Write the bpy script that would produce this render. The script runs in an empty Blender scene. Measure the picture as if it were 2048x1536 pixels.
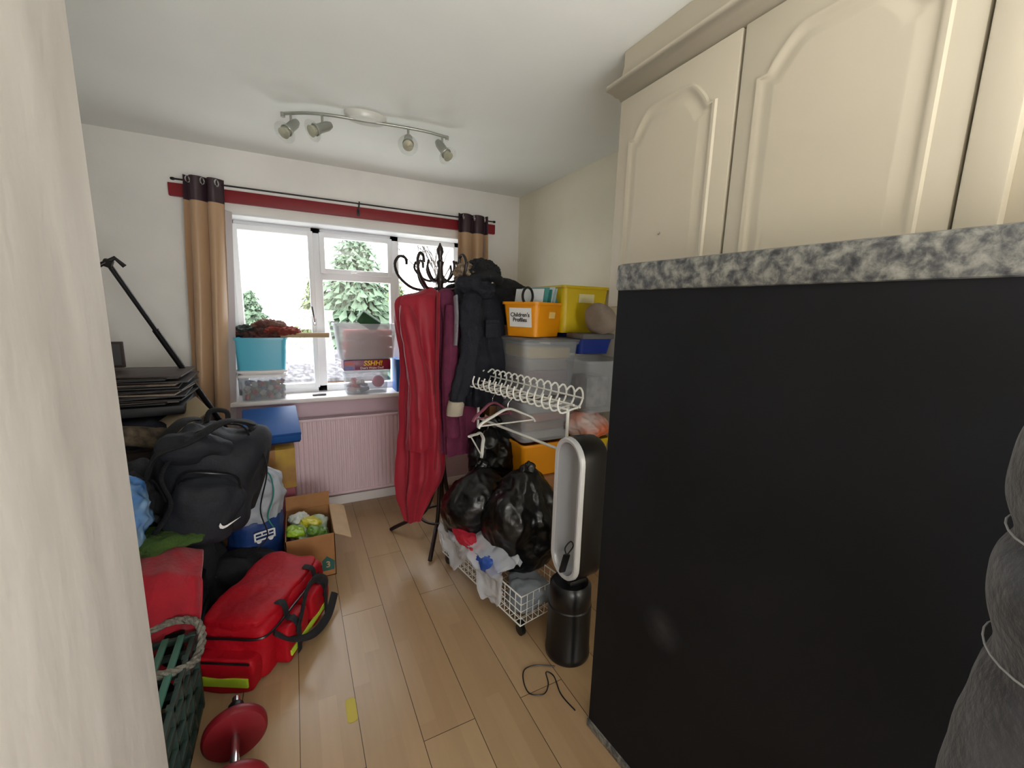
import bpy, bmesh, math, random
from mathutils import Vector, Matrix, noise, Euler
random.seed(7)
S=bpy.context.scene; COL=S.collection
pi=math.pi
def lin(c):
    r=[]
    for v in c[:3]:
        v=v/255.0
        r.append(v/12.92 if v<=.04045 else ((v+.055)/1.055)**2.4)
    return tuple(r)
MC={}
def mat(name,col,rough=.6,metal=0,var=.0,scale=12,bump=0,bscale=60,alpha=1,spec=.5,coat=0,sheen=0,col2=None,stretch=None,emit=0,trans=0):
    if name in MC: return MC[name]
    m=bpy.data.materials.new(name); m.use_nodes=True; MC[name]=m
    nt=m.node_tree; N=nt.nodes; L=nt.links; b=N['Principled BSDF']
    c=lin(col)
    b.inputs['Roughness'].default_value=rough; b.inputs['Metallic'].default_value=metal
    b.inputs['Alpha'].default_value=alpha; b.inputs['Specular IOR Level'].default_value=spec
    b.inputs['Coat Weight'].default_value=coat; b.inputs['Sheen Weight'].default_value=sheen
    b.inputs['Transmission Weight'].default_value=trans
    tc=N.new('ShaderNodeTexCoord'); mp=N.new('ShaderNodeMapping'); L.new(tc.outputs['Object'],mp.inputs[0])
    if stretch: mp.inputs['Scale'].default_value=stretch
    nz=N.new('ShaderNodeTexNoise'); nz.inputs['Scale'].default_value=scale; nz.inputs['Detail'].default_value=4
    L.new(mp.outputs[0],nz.inputs['Vector'])
    mx=N.new('ShaderNodeMix'); mx.data_type='RGBA'
    rp=N.new('ShaderNodeMapRange'); rp.inputs[1].default_value=.35; rp.inputs[2].default_value=.65
    L.new(nz.outputs['Fac'],rp.inputs[0]); L.new(rp.outputs[0],mx.inputs[0])
    if col2: a1=c; a2=lin(col2)
    else:
        a1=tuple(x*(1-var) for x in c); a2=tuple(min(1,x*(1+var)) for x in c)
    mx.inputs[6].default_value=(*a1,1); mx.inputs[7].default_value=(*a2,1)
    L.new(mx.outputs[2],b.inputs['Base Color'])
    if emit:
        L.new(mx.outputs[2],b.inputs['Emission Color']); b.inputs['Emission Strength'].default_value=emit
    if bump:
        n2=N.new('ShaderNodeTexNoise'); n2.inputs['Scale'].default_value=bscale; n2.inputs['Detail'].default_value=5
        L.new(mp.outputs[0],n2.inputs['Vector'])
        bp=N.new('ShaderNodeBump'); bp.inputs['Strength'].default_value=bump; bp.inputs['Distance'].default_value=.01
        L.new(n2.outputs['Fac'],bp.inputs['Height']); L.new(bp.outputs[0],b.inputs['Normal'])
    return m
def sgn(x): return -1 if x<0 else 1
def rr(w,d,r,n=5):
    pts=[]; r=min(r,w/2-1e-4,d/2-1e-4)
    for cx,cy,a0 in ((w/2-r,d/2-r,0),(-w/2+r,d/2-r,pi/2),(-w/2+r,-d/2+r,pi),(w/2-r,-d/2+r,1.5*pi)):
        for i in range(n+1):
            a=a0+pi/2*i/n; pts.append((cx+r*math.cos(a),cy+r*math.sin(a)))
    return pts
def crm(p,t):
    n=len(p)-1; i=min(int(t*n),n-1); f=t*n-i
    a=p[max(i-1,0)];b=p[i];c=p[i+1];d=p[min(i+2,n)]
    return [0.5*((2*b[k])+(-a[k]+c[k])*f+(2*a[k]-5*b[k]+4*c[k]-d[k])*f*f+(-a[k]+3*b[k]-3*c[k]+d[k])*f**3) for k in range(len(b))]
def smooth_path(p,n): return [Vector(crm(p,i/n)) for i in range(n+1)]
class M:
    def __init__(s): s.bm=bmesh.new()
    def raw(s,vs,fs,mi=0):
        V=[s.bm.verts.new(v) for v in vs]
        for f in fs:
            try:
                F=s.bm.faces.new([V[i] for i in f]); F.material_index=mi
            except ValueError: pass
        return s
    def add(s,t,mi=0,mt=None):
        t.verts.index_update()
        vs=[(mt@v.co if mt else v.co.copy()) for v in t.verts]
        fs=[[v.index for v in f.verts] for f in t.faces]; t.free()
        return s.raw(vs,fs,mi)
    def box(s,c,d,rot=(0,0,0),bev=0,seg=2,mi=0):
        t=bmesh.new(); bmesh.ops.create_cube(t,size=1)
        bmesh.ops.scale(t,vec=d,verts=t.verts)
        if bev: bmesh.ops.bevel(t,geom=t.edges[:],offset=min(bev,min(d)*.49),segments=seg,profile=.6,affect='EDGES')
        return s.add(t,mi,Matrix.Translation(c)@Euler(rot).to_matrix().to_4x4())
    def b2(s,a,b,bev=0,mi=0):
        return s.box([(a[i]+b[i])/2 for i in range(3)],[abs(b[i]-a[i]) for i in range(3)],bev=bev,mi=mi)
    def tube(s,pts,r,seg=8,closed=False,mi=0,flat=None,caps=True):
        pts=[Vector(p) for p in pts]; n=len(pts); vs=[];fs=[]
        T=[]
        for i in range(n):
            if closed: t=pts[(i+1)%n]-pts[i-1]
            else: t=pts[min(i+1,n-1)]-pts[max(i-1,0)]
            T.append(t.normalized() if t.length>1e-9 else Vector((0,0,1)))
        up=Vector((0,0,1)) if abs(T[0].z)<.9 else Vector((1,0,0))
        nx=T[0].cross(up).normalized()
        for i in range(n):
            nx=(nx-T[i]*nx.dot(T[i])).normalized(); ny=T[i].cross(nx)
            rad=r[i] if isinstance(r,(list,tuple)) else r
            f=flat if flat else 1
            for k in range(seg):
                a=2*pi*k/seg; vs.append(pts[i]+nx*rad*math.cos(a)+ny*rad*f*math.sin(a))
        m=n if closed else n-1
        for i in range(m):
            j=(i+1)%n
            for k in range(seg):
                l=(k+1)%seg; fs.append((i*seg+k,i*seg+l,j*seg+l,j*seg+k))
        if not closed and caps:
            fs.append(tuple(range(seg))[::-1]); fs.append(tuple((n-1)*seg+k for k in range(seg)))
        return s.raw(vs,fs,mi)
    def cyl(s,p0,p1,r0,r1=None,seg=20,mi=0):
        return s.tube([p0,p1],[r0,r0 if r1 is None else r1],seg=seg,mi=mi)
    def lathe(s,prof,c=(0,0,0),seg=32,mi=0,mt=None):
        vs=[];fs=[];n=len(prof)
        for r,z in prof:
            for k in range(seg):
                a=2*pi*k/seg; v=Vector((r*math.cos(a),r*math.sin(a),z)); 
                if mt: v=mt@v
                vs.append(v+Vector(c))
        for i in range(n-1):
            for k in range(seg):
                l=(k+1)%seg; fs.append((i*seg+k,i*seg+l,(i+1)*seg+l,(i+1)*seg+k))
        if prof[0][0]>1e-5: fs.append(tuple(range(seg))[::-1])
        if prof[-1][0]>1e-5: fs.append(tuple((n-1)*seg+k for k in range(seg)))
        return s.raw(vs,fs,mi)
    def blob(s,c,r,k=2,sub=4,amp=0,freq=4,crum=0,cf=6,seed=0,rot=(0,0,0),mi=0,fn=None):
        t=bmesh.new(); bmesh.ops.create_icosphere(t,subdivisions=sub,radius=1)
        off=Vector((seed*13.7,seed*7.1,seed*3.3))
        for v in t.verts:
            d=v.co.normalized()
            q=(abs(d.x)**k+abs(d.y)**k+abs(d.z)**k)**(1/k)
            p=Vector((d.x/q*r[0],d.y/q*r[1],d.z/q*r[2]))
            if fn: p=fn(p,d)
            if amp: p+=d*amp*noise.noise(p*freq+off)
            if crum:
                e=0;f=cf;w=1
                for _ in range(3):
                    e+=w*abs(noise.noise(p*f+off)); f*=2.1; w*=.5
                p+=d*crum*(.45-e)
            v.co=p
        return s.add(t,mi,Matrix.Translation(c)@Euler(rot).to_matrix().to_4x4())
    def loft(s,lv,n=36,sub=40,folds=0,seed=0,amp=0,freq=5,e=1,mi=0,cap=True,ph=0):
        vs=[];fs=[]
        off=Vector((seed*11.3,seed*5.7,0))
        for i in range(sub+1):
            x,y,z,rx,ry,fa=crm(lv,i/sub)
            for k in range(n):
                a=2*pi*k/n; ca,sa=math.cos(a),math.sin(a)
                ca=sgn(ca)*abs(ca)**e; sa=sgn(sa)*abs(sa)**e
                w=1+fa*math.sin(folds*a+ph+1.2*noise.noise(Vector((z*2,a,seed))))+ .5*fa*math.sin((folds*2+1)*a+z*3)
                p=Vector((x+max(rx,.001)*ca*w,y+max(ry,.001)*sa*w,z))
                if amp: 
                    g=noise.noise(p*freq+off)+.5*noise.noise(p*freq*2.3+off)
                    p+=Vector((ca,sa,0))*amp*g
                vs.append(p)
        for i in range(sub):
            for k in range(n):
                l=(k+1)%n; fs.append((i*n+k,i*n+l,(i+1)*n+l,(i+1)*n+k))
        if cap:
            fs.append(tuple(range(n))[::-1]); fs.append(tuple(sub*n+k for k in range(n)))
        return s.raw(vs,fs,mi)
    def rings(s,rs,mi=0,capb=True,capt=True):
        n=len(rs[0]);vs=[p for r in rs for p in r];fs=[]
        for i in range(len(rs)-1):
            for k in range(n):
                l=(k+1)%n; fs.append((i*n+k,i*n+l,(i+1)*n+l,(i+1)*n+k))
        if capb: fs.append(tuple(range(n))[::-1])
        if capt: fs.append(tuple((len(rs)-1)*n+k for k in range(n)))
        return s.raw(vs,fs,mi)
    def poly(s,pts,z0,z1,mi=0):
        return s.rings([[(x,y,z0) for x,y in pts],[(x,y,z1) for x,y in pts]],mi)
    def shell(s,w,d,h,tp=.85,r=.03,th=.003,rim=.008,mi=0):
        def R(f,z,o=0): return [(x*f+ (o*sgn(x)),y*f+(o*sgn(y)),z) for x,y in rr(w,d,r)]
        rs=[R(tp,0),R(tp+(1-tp)*.5,h*.5),R(1,h-.014),R(1,h-.014,rim),R(1,h,rim),R(1,h,-th),R(tp+(1-tp)*.5,h*.5,-th),R(tp,th,-th)]
        return s.rings(rs,mi)
    def grid(s,fn,nu,nv,mi=0):
        vs=[];fs=[]
        for i in range(nu+1):
            for j in range(nv+1): vs.append(Vector(fn(i/nu,j/nv)))
        for i in range(nu):
            for j in range(nv):
                a=i*(nv+1)+j; fs.append((a,a+nv+1,a+nv+2,a+1))
        return s.raw(vs,fs,mi)
    def obj(s,name,mats,parent=None,smooth=True,ang=38,label=None,loc=None,rot=None,solid=0):
        if solid:
            bmesh.ops.recalc_face_normals(s.bm,faces=s.bm.faces)
            bmesh.ops.solidify(s.bm,geom=s.bm.faces[:],thickness=solid)
        bmesh.ops.recalc_face_normals(s.bm,faces=s.bm.faces)
        me=bpy.data.meshes.new(name); s.bm.to_mesh(me); s.bm.free()
        if smooth:
            me.polygons.foreach_set('use_smooth',[True]*len(me.polygons)); me.set_sharp_from_angle(angle=math.radians(ang))
        for m in (mats if isinstance(mats,(list,tuple)) else [mats]): me.materials.append(m)
        o=bpy.data.objects.new(name,me); COL.objects.link(o)
        if parent: o.parent=parent
        if loc: o.location=loc
        if rot: o.rotation_euler=rot
        if label: o['label']=label
        return o
def thing(name,label,cat,loc=(0,0,0),rot=(0,0,0),group=None):
    if not isinstance(rot,(tuple,list)): rot=(0,0,rot)
    e=bpy.data.objects.new(name,None); COL.objects.link(e); e.location=loc; e.rotation_euler=rot
    e.empty_display_size=.05; e['label']=label; e['category']=cat
    if group: e['group']=group
    return e
def single(m,name,mats,label,cat,loc=(0,0,0),rot=(0,0,0),group=None,**kw):
    if not isinstance(rot,(tuple,list)): rot=(0,0,rot)
    o=m.obj(name,mats,loc=loc,rot=rot,**kw); o['label']=label; o['category']=cat
    if group: o['group']=group
    return o
def struct(m,name,mats,**kw):
    o=m.obj(name,mats,**kw); o['kind']='structure'; return o
def text(st,size,m,parent,loc,rot,ext=.0006,name='lettering',shear=0,bold=0):
    cu=bpy.data.curves.new('t','FONT'); cu.body=st; cu.size=size; cu.extrude=ext; cu.align_x='CENTER'; cu.align_y='CENTER'; cu.shear=shear; cu.offset=bold
    cu.space_line=.85; cu.resolution_u=3
    ob=bpy.data.objects.new('t',cu); COL.objects.link(ob)
    dg=bpy.context.evaluated_depsgraph_get(); me=bpy.data.meshes.new_from_object(ob.evaluated_get(dg))
    bpy.data.objects.remove(ob); me.materials.clear(); me.materials.append(m)
    o=bpy.data.objects.new(name,me); COL.objects.link(o); o.parent=parent; o.location=loc; o.rotation_euler=rot
    return o
# ---------------------------------------------------------------- camera
H=1.4718
cd=bpy.data.cameras.new('camera'); cam=bpy.data.objects.new('camera',cd); COL.objects.link(cam)
cd.sensor_width=36; cd.lens=835.9/2048*36; cd.clip_start=.02
R_=Vector((.8882,-.4595,.0273)).normalized(); F_=Vector((.4569,.8731,-.17)).normalized(); U_=R_.cross(F_).normalized()
mw=Matrix((( R_.x,U_.x,-F_.x,0),(R_.y,U_.y,-F_.y,0),(R_.z,U_.z,-F_.z,H),(0,0,0,1)))
cam.matrix_world=mw; S.camera=cam
# ---------------------------------------------------------------- materials
plaster=mat('plaster_wall',(238,236,231),.85,var=.04,scale=3,bump=.25,bscale=14)
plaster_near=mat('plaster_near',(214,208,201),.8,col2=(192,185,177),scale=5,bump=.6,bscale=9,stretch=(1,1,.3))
ceil_m=mat('ceiling_paint',(246,249,245),.85,var=.015,scale=2,bump=.2,bscale=10)
white=mat('white_upvc',(240,242,245),.35)
whitep=mat('white_gloss',(236,232,230),.4)
black=mat('black_metal',(22,21,23),.4,metal=.3)
blackp=mat('black_plastic',(16,16,18),.35)
blackf=mat('black_fabric',(17,18,22),.85,var=.3,scale=30,bump=.4,bscale=180)
navyf=mat('navy_fabric',(20,24,40),.9,var=.3,scale=30,bump=.4,bscale=200)
chrome=mat('chrome',(200,200,200),.2,metal=1)
red=mat('red_nylon',(160,6,24),.6,var=.08,scale=10,bump=.25,bscale=50,spec=.25)
clear=mat('clear_plastic',(200,206,212),.15,alpha=.26)
clear2=mat('frosted_plastic',(196,202,208),.3,alpha=.42)
card=mat('cardboard',(158,111,68),.85,var=.08,scale=14)
cream=mat('cream_paint',(200,191,171),.45,var=.02,scale=4)
# ---------------------------------------------------------------- structure
YB=3.2306; XR=1.713; XL=-1.15; YF=-1.6; ZC=2.4
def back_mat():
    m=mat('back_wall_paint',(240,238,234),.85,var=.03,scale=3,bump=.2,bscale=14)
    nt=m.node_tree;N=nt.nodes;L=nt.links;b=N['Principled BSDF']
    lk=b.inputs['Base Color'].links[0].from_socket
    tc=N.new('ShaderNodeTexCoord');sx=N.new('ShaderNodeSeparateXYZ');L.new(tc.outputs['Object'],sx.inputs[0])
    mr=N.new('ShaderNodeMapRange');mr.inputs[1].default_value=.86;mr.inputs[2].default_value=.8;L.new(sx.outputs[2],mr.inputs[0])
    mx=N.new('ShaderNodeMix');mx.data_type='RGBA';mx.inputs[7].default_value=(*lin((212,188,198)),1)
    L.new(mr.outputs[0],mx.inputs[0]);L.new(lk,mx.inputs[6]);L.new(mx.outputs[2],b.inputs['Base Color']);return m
wx0,wx1,wz0,wz1=-.36,1.26,.84,2.03
m=M(); m.b2((XL,YB,0),(wx0,YB+.27,ZC)); m.b2((wx1,YB,0),(XR,YB+.27,ZC)); m.b2((wx0,YB,0),(wx1,YB+.27,wz0-.03)); m.b2((wx0,YB,wz1),(wx1,YB+.27,ZC))
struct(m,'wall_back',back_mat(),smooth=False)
struct(M().b2((XR,YF,0),(XR+.12,YB+.27,ZC)),'wall_right',mat('right_wall_paint',(236,230,210),.85,var=.03,scale=3,bump=.2,bscale=14),smooth=False)
struct(M().b2((XL-.12,YF,0),(XL,YB+.27,ZC)),'wall_left',plaster,smooth=False)
struct(M().b2((XL-.12,YF-.12,0),(XR+.12,YF,ZC)),'wall_front',plaster,smooth=False)
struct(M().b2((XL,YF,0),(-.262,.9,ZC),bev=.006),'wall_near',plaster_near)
struct(M().b2((XL-.12,YF-.12,ZC),(XR+.12,YB+.27,ZC+.1)),'ceiling',ceil_m,smooth=False)
def floor_mat():
    m=bpy.data.materials.new('laminate'); m.use_nodes=True; nt=m.node_tree;N=nt.nodes;L=nt.links;b=N['Principled BSDF']
    tc=N.new('ShaderNodeTexCoord');sx=N.new('ShaderNodeSeparateXYZ');L.new(tc.outputs['Object'],sx.inputs[0])
    ad=N.new('ShaderNodeMath');ad.operation='ADD';ad.inputs[1].default_value=1.9-.133;L.new(sx.outputs[0],ad.inputs[0])
    cb=N.new('ShaderNodeCombineXYZ');L.new(sx.outputs[1],cb.inputs[0]);L.new(ad.outputs[0],cb.inputs[1])
    def brick(w,h,c1,c2,mo,ms):
        t=N.new('ShaderNodeTexBrick');L.new(cb.outputs[0],t.inputs[0]);t.inputs['Scale'].default_value=1
        t.inputs['Brick Width'].default_value=w;t.inputs['Row Height'].default_value=h
        t.inputs['Color1'].default_value=(*lin(c1),1);t.inputs['Color2'].default_value=(*lin(c2),1);t.inputs['Mortar'].default_value=(*lin(mo),1);t.inputs['Mortar Size'].default_value=ms
        t.offset=.37;t.inputs['Mortar Smooth'].default_value=.3
        return t
    A=brick(.42,.19/3,(176,148,114),(166,138,104),(164,136,104),.0004)
    B=brick(1.2,.19,(255,255,255),(246,242,238),(96,72,52),.0014)
    nz=N.new('ShaderNodeTexNoise');mp=N.new('ShaderNodeMapping');mp.inputs['Scale'].default_value=(50,4,1);L.new(tc.outputs['Object'],mp.inputs[0]);L.new(mp.outputs[0],nz.inputs[0]);nz.inputs['Scale'].default_value=1;nz.inputs['Detail'].default_value=5
    mr=N.new('ShaderNodeMapRange');mr.inputs[3].default_value=.90;mr.inputs[4].default_value=1.07;L.new(nz.outputs['Fac'],mr.inputs[0])
    x1=N.new('ShaderNodeMix');x1.data_type='RGBA';x1.blend_type='MULTIPLY';x1.inputs[0].default_value=1;L.new(A.outputs[0],x1.inputs[6]);L.new(B.outputs[0],x1.inputs[7])
    x2=N.new('ShaderNodeMix');x2.data_type='RGBA';x2.blend_type='MULTIPLY';x2.inputs[0].default_value=1;L.new(x1.outputs[2],x2.inputs[6]);L.new(mr.outputs[0],x2.inputs[7])
    L.new(x2.outputs[2],b.inputs['Base Color']);b.inputs['Roughness'].default_value=.3
    bp=N.new('ShaderNodeBump');bp.inputs['Strength'].default_value=.4;bp.inputs['Distance'].default_value=.002;L.new(B.outputs['Fac'],bp.inputs['Height']);bp.invert=True;L.new(bp.outputs[0],b.inputs['Normal'])
    return m
struct(M().b2((XL-.12,YF-.12,-.1),(XR+.12,YB+.27,0)),'floor',floor_mat(),smooth=False)
struct(M().b2((XL,YB-.018,0),(XR,YB,.07),bev=.004),'baseboard_back',whitep)
struct(M().b2((XR-.018,1.4,0),(XR,YB-.018,.07),bev=.004),'baseboard_right',whitep)
struct(M().b2((wx0-.06,YB-.055,.81),(wx1+.06,YB+.2,.84),bev=.008),'trim_1',whitep)
struct(M().b2((wx0,YB-.004,wz1-.012),(wx1,YB+.19,wz1),bev=.002),'trim_2',white)
# window
WY=3.42
m=M()
fr=.05
m.b2((wx0,WY,wz0),(wx0+fr,WY+.07,wz1),bev=.006); m.b2((wx1-fr,WY,wz0),(wx1,WY+.07,wz1),bev=.006)
m.b2((wx0,WY,wz1-fr),(wx1,WY+.07,wz1),bev=.006); m.b2((wx0,WY,wz0),(wx1,WY+.07,wz0+fr),bev=.006)
for x in (.174,.725): m.b2((x-.035,WY,wz0),(x+.035,WY+.07,wz1),bev=.006)
m.b2((.2,WY,1.665),(.7,WY+.07,1.725),bev=.006)
win=struct(m,'window_1',white)
def sash(x0,x1,z0,z1,w=.035):
    m=M()
    m.b2((x0,WY-.02,z0),(x0+w,WY+.03,z1),bev=.005);m.b2((x1-w,WY-.02,z0),(x1,WY+.03,z1),bev=.005)
    m.b2((x0,WY-.019,z0),(x1,WY+.03,z0+w),bev=.005);m.b2((x0,WY-.019,z1-w),(x1,WY+.03,z1),bev=.005)
    return m.obj('window_sash',white,parent=win)
sash(wx0+.03,.155,.875,1.995); sash(.195,.705,1.71,1.995)
glass=bpy.data.materials.new('window_glass'); glass.use_nodes=True
nt=glass.node_tree; nt.nodes.remove(nt.nodes['Principled BSDF']); o_=nt.nodes['Material Output']
tr=nt.nodes.new('ShaderNodeBsdfTransparent');gl=nt.nodes.new('ShaderNodeBsdfGlossy');gl.inputs['Roughness'].default_value=.02;ms=nt.nodes.new('ShaderNodeMixShader');ms.inputs[0].default_value=.05
nt.links.new(tr.outputs[0],ms.inputs[1]);nt.links.new(gl.outputs[0],ms.inputs[2]);nt.links.new(ms.outputs[0],o_.inputs[0])
for x0,x1,z0,z1 in ((wx0+.04,.15,.88,1.98),(.2,.7,.88,1.67),(.2,.7,1.72,1.98),(.75,1.22,.88,1.98)):
    M().b2((x0,WY+.032,z0),(x1,WY+.036,z1)).obj('glass_pane',glass,parent=win,smooth=False)
M().box((.14,WY-.03,1.36),(.018,.02,.05),bev=.004).tube([(.14,WY-.04,1.36),(.135,WY-.05,1.40),(.125,WY-.05,1.47)],.008).obj('window_handle',chrome,parent=win)
M().box((.45,WY-.03,1.725),(.1,.015,.014),bev=.004).tube([(.45,WY-.04,1.72),(.40,WY-.05,1.715)],.006).obj('window_handle',whitep,parent=win)
M().box((.45,WY-.027,1.975),(.22,.012,.014),bev=.003).obj('trickle_vent',white,parent=win)
# ---------------------------------------------------------------- outside
grass=mat('pale_paving',(168,170,162),.95,var=.1,scale=3)
o=M().b2((-30,3.7,-1.1),(40,60,-1)).obj('ground',grass,smooth=False); o['kind']='structure'
def conifer(loc,h,r,seed,col,name='conifer_tree',tiers=34,lab='tall green conifer with drooping branches in the garden'):
    rnd=random.Random(seed)
    t=thing(name,lab,'tree',loc,group='garden conifers')
    M().cyl((0,0,0),(0,0,h*.9),.18,.03,10).obj('trunk',mat('bark',(70,60,50),.9,var=.2),parent=t)
    m=M()
    for i in range(tiers):
        f=i/tiers; z=h*(.08+.92*f); R=r*(1-f)**.75+.10; nb=int(54-26*f)
        for k in range(nb):
            a=2*pi*(k+rnd.random()*.9)/nb; L=R*rnd.uniform(.55,1.12); ca,sa=math.cos(a),math.sin(a)
            w=L*.055+.035; n=8; vs=[];fs=[]; dr=rnd.uniform(.25,.7); z0=z+rnd.uniform(-.12,.12); bd=rnd.uniform(-.2,.2)
            for j in range(n+1):
                u=j/n; d=L*u; zz=z0+ .1*math.sin(u*2) - L*dr*u*u + rnd.uniform(-.05,.05)
                ww=w*(math.sin(pi*min(1,u*.9+.12)))*(.3 if j%2 else 1.7); s_=bd*L*u*u
                for q in (-1,0,1):
                    vs.append((ca*d-sa*(ww*q+s_),sa*d+ca*(ww*q+s_),zz-abs(q)*ww*.9))
            for j in range(n):
                for q in (0,1):
                    b=j*3+q; fs.append((b,b+1,b+4,b+3))
            m.raw(vs,fs)
    m.obj('foliage',col,parent=t,smooth=False)
g1=mat('conifer_green',(92,112,90),.9,var=.25,scale=4); g1b=mat('conifer_yellow_green',(100,114,76),.9,var=.25,scale=4)
conifer((1.55,12.2,-1),4.7,1.9,1,g1); conifer((5.4,12.6,-1),4.4,1.5,5,g1b,lab='distant bushy conifer with yellow green foliage')
BL='short bushy conifer with yellow green foliage'
for i,(x,y,h,r) in enumerate(((-1.0,13.2,2.75,1.25),(-3.5,13.4,2.6,1.25),(-6.0,13.6,2.8,1.2),(.75,15.6,3.7,1.2),(-2.2,16.0,3.1,1.3),(3.3,15.9,3.9,1.2),(7.8,14.6,4.0,1.3))):
    conifer((x,y,-1),h,r,20+i,g1b if i%2 else g1,lab=BL,tiers=26)
# bare tree
t=thing('bare_tree','bare branching tree against the pale sky','tree',(2.75,9.0,-1))
m=M(); rnd=random.Random(3)
def branch(p,d,L,r,dep):
    q=p+d*L; m.tube([p,p+d*L*.5+Vector((rnd.uniform(-.05,.05),0,0)),q],[r,r*.8,r*.6],5)
    if dep:
        for _ in range(3):
            nd=(d+Vector((rnd.uniform(-.7,.7),rnd.uniform(-.5,.5),rnd.uniform(-.1,.5)))).normalized(); branch(q,nd,L*.68,r*.55,dep-1)
branch(Vector((0,0,0)),Vector((.05,0,1)).normalized(),1.6,.07,6)
m.obj('branches',mat('bare_bark',(60,54,50),.9),parent=t)
brick=mat('pale_brick',(92,70,56),.9,var=.2,scale=9)
t=thing('garden_shed','low brick outbuilding with grey tiled roof','building',(.35,7.6,-1))
M().b2((-1.1,0,0),(.9,1.0,1.25)).obj('brick_wall',brick,parent=t,smooth=False)
M().rings([[(-1.2,-.1,1.25),(1.0,-.1,1.25),(1.0,.95,1.62),(-1.2,.95,1.62)],[(-1.2,-.1,1.30),(1.0,-.1,1.30),(1.0,.95,1.68),(-1.2,.95,1.68)]]).obj('tiled_roof',mat('roof_tiles',(58,56,60),.8,col2=(104,104,108),scale=16,stretch=(1,1,.3)),parent=t,smooth=False)
# ---------------------------------------------------------------- radiator
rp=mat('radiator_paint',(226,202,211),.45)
t=thing('radiator','pinkish white ribbed panel radiator under the windowsill','radiator',(.16,3.15,.12))
def rad(u,v):
    x=-.51+1.02*u; w=math.cos(2*pi*u*34); y=-.02+.006*max(-.5,min(.5,w*1.4))
    return (x,y,.015+.55*v)
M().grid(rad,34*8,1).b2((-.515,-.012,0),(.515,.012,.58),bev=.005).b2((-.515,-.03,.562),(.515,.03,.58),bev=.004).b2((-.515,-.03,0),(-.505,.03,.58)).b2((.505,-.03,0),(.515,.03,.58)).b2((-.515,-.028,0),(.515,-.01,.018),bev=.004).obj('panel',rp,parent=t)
M().cyl((.515,0,.04),(.55,0,.04),.011,mi=0).cyl((.55,0,-.1),(.55,0,.05),.009).lathe([(.0,.05),(.017,.05),(.02,.09),(.014,.1),(0,.1)],(.55,0,0),16).obj('valve',whitep,parent=t)
m=M().tube([(-.9,3.19,.1),(.7,3.19,.1)],.011,10); single(m,'heating_pipe',mat('painted_pipe',(200,180,175),.5),'white painted heating pipe along the wall','pipe')
# ---------------------------------------------------------------- curtains
rb=mat('rail_red',(132,16,30),.5,var=.06)
m=M().b2((-.60,3.200,2.084),(1.483,YB-.001,2.156),bev=.004); single(m,'curtain_board',rb,'red painted timber board above the window','board')
t=thing('curtain_pole','thin black metal curtain pole with brackets','curtain pole',(.44,3.15,2.166))
M().cyl((-1.0,0,0),(1.0,0,.0),.005,seg=12).obj('rod',black,parent=t)
for x in (-1.005,1.01): M().lathe([(0,-.012),(.007,-.009),(.009,0),(.007,.009),(0,.012)],(x,0,0),14,mt=Euler((0,pi/2,0)).to_matrix()).obj('finial',black,parent=t)
for x in (-.9,0,.93): M().tube([(x,.050,-.04),(x,.02,-.03),(x,.0,-.012)],.005).tube([(x,-.012,.010),(x,-.014,-.005),(x,0,-.013),(x,.014,-.005)],.004).box((x,.048,-.05),(.018,.005,.045),bev=.002).obj('bracket',black,parent=t)
gold=mat('gold_satin',(184,150,116),.38,var=.03,scale=3,sheen=.3)
purp=mat('purple_satin',(60,42,50),.4,var=.15,scale=5)
lining=mat('curtain_lining',(180,172,172),.8)
def curtain(x0,x1,zb,w,label,lx=0):
    t=thing('curtain',label,'curtain',((x0+x1)/2,3.14,zb),group='window curtains')
    hw=(x1-x0)/2; zt=2.195
    def f(u,z):
        g=(2.185-z)/1.6
        sp=1+.10*math.sin(g*2)
        ph=.9*noise.noise(Vector((z*.9,u*1.5,x0*3)))
        x=(u*2-1)*hw*sp + lx*g*(2*u-1)*-.3 - lx*g*1.0+.012*math.sin(2*pi*w*u+ph+1)
        y=(.018+.016*min(1,g*1.5))*math.sin(2*pi*w*u+ph)+.010*math.sin(z*4+u*9)*g
        return x,y,z-zb
    M().grid(lambda u,v:f(u,zb+(2.06-zb)*v),90,40).obj('curtain_panel',gold,parent=t)
    M().grid(lambda u,v:f(u,2.06+(zt-2.06)*v),90,8).obj('top_band',purp,parent=t)
    M().grid(lambda u,v:(f(1,zb+(2.03-zb)*v)[0]-.03+.06*u,.0+.07*u,(2.03-zb)*v),4,12).obj('lining_edge',lining,parent=t)
    for k in range(3):
        x=-hw+hw*2*(k+.5)/3
        M().tube([(x+.008*math.cos(a),-.02+.01*math.cos(a),2.166-zb+.018*math.sin(a)) for a in [2*pi*i/16 for i in range(16)]],.004,6,closed=True).obj('eyelet',chrome,parent=t)
curtain(-.525,-.32,.55,2.3,'gathered gold satin curtain with purple eyelet band beside stacked boxes',.075)
curtain(1.14,1.40,.5,2.6,'gold satin curtain with purple eyelet band behind the coats',0)
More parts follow.
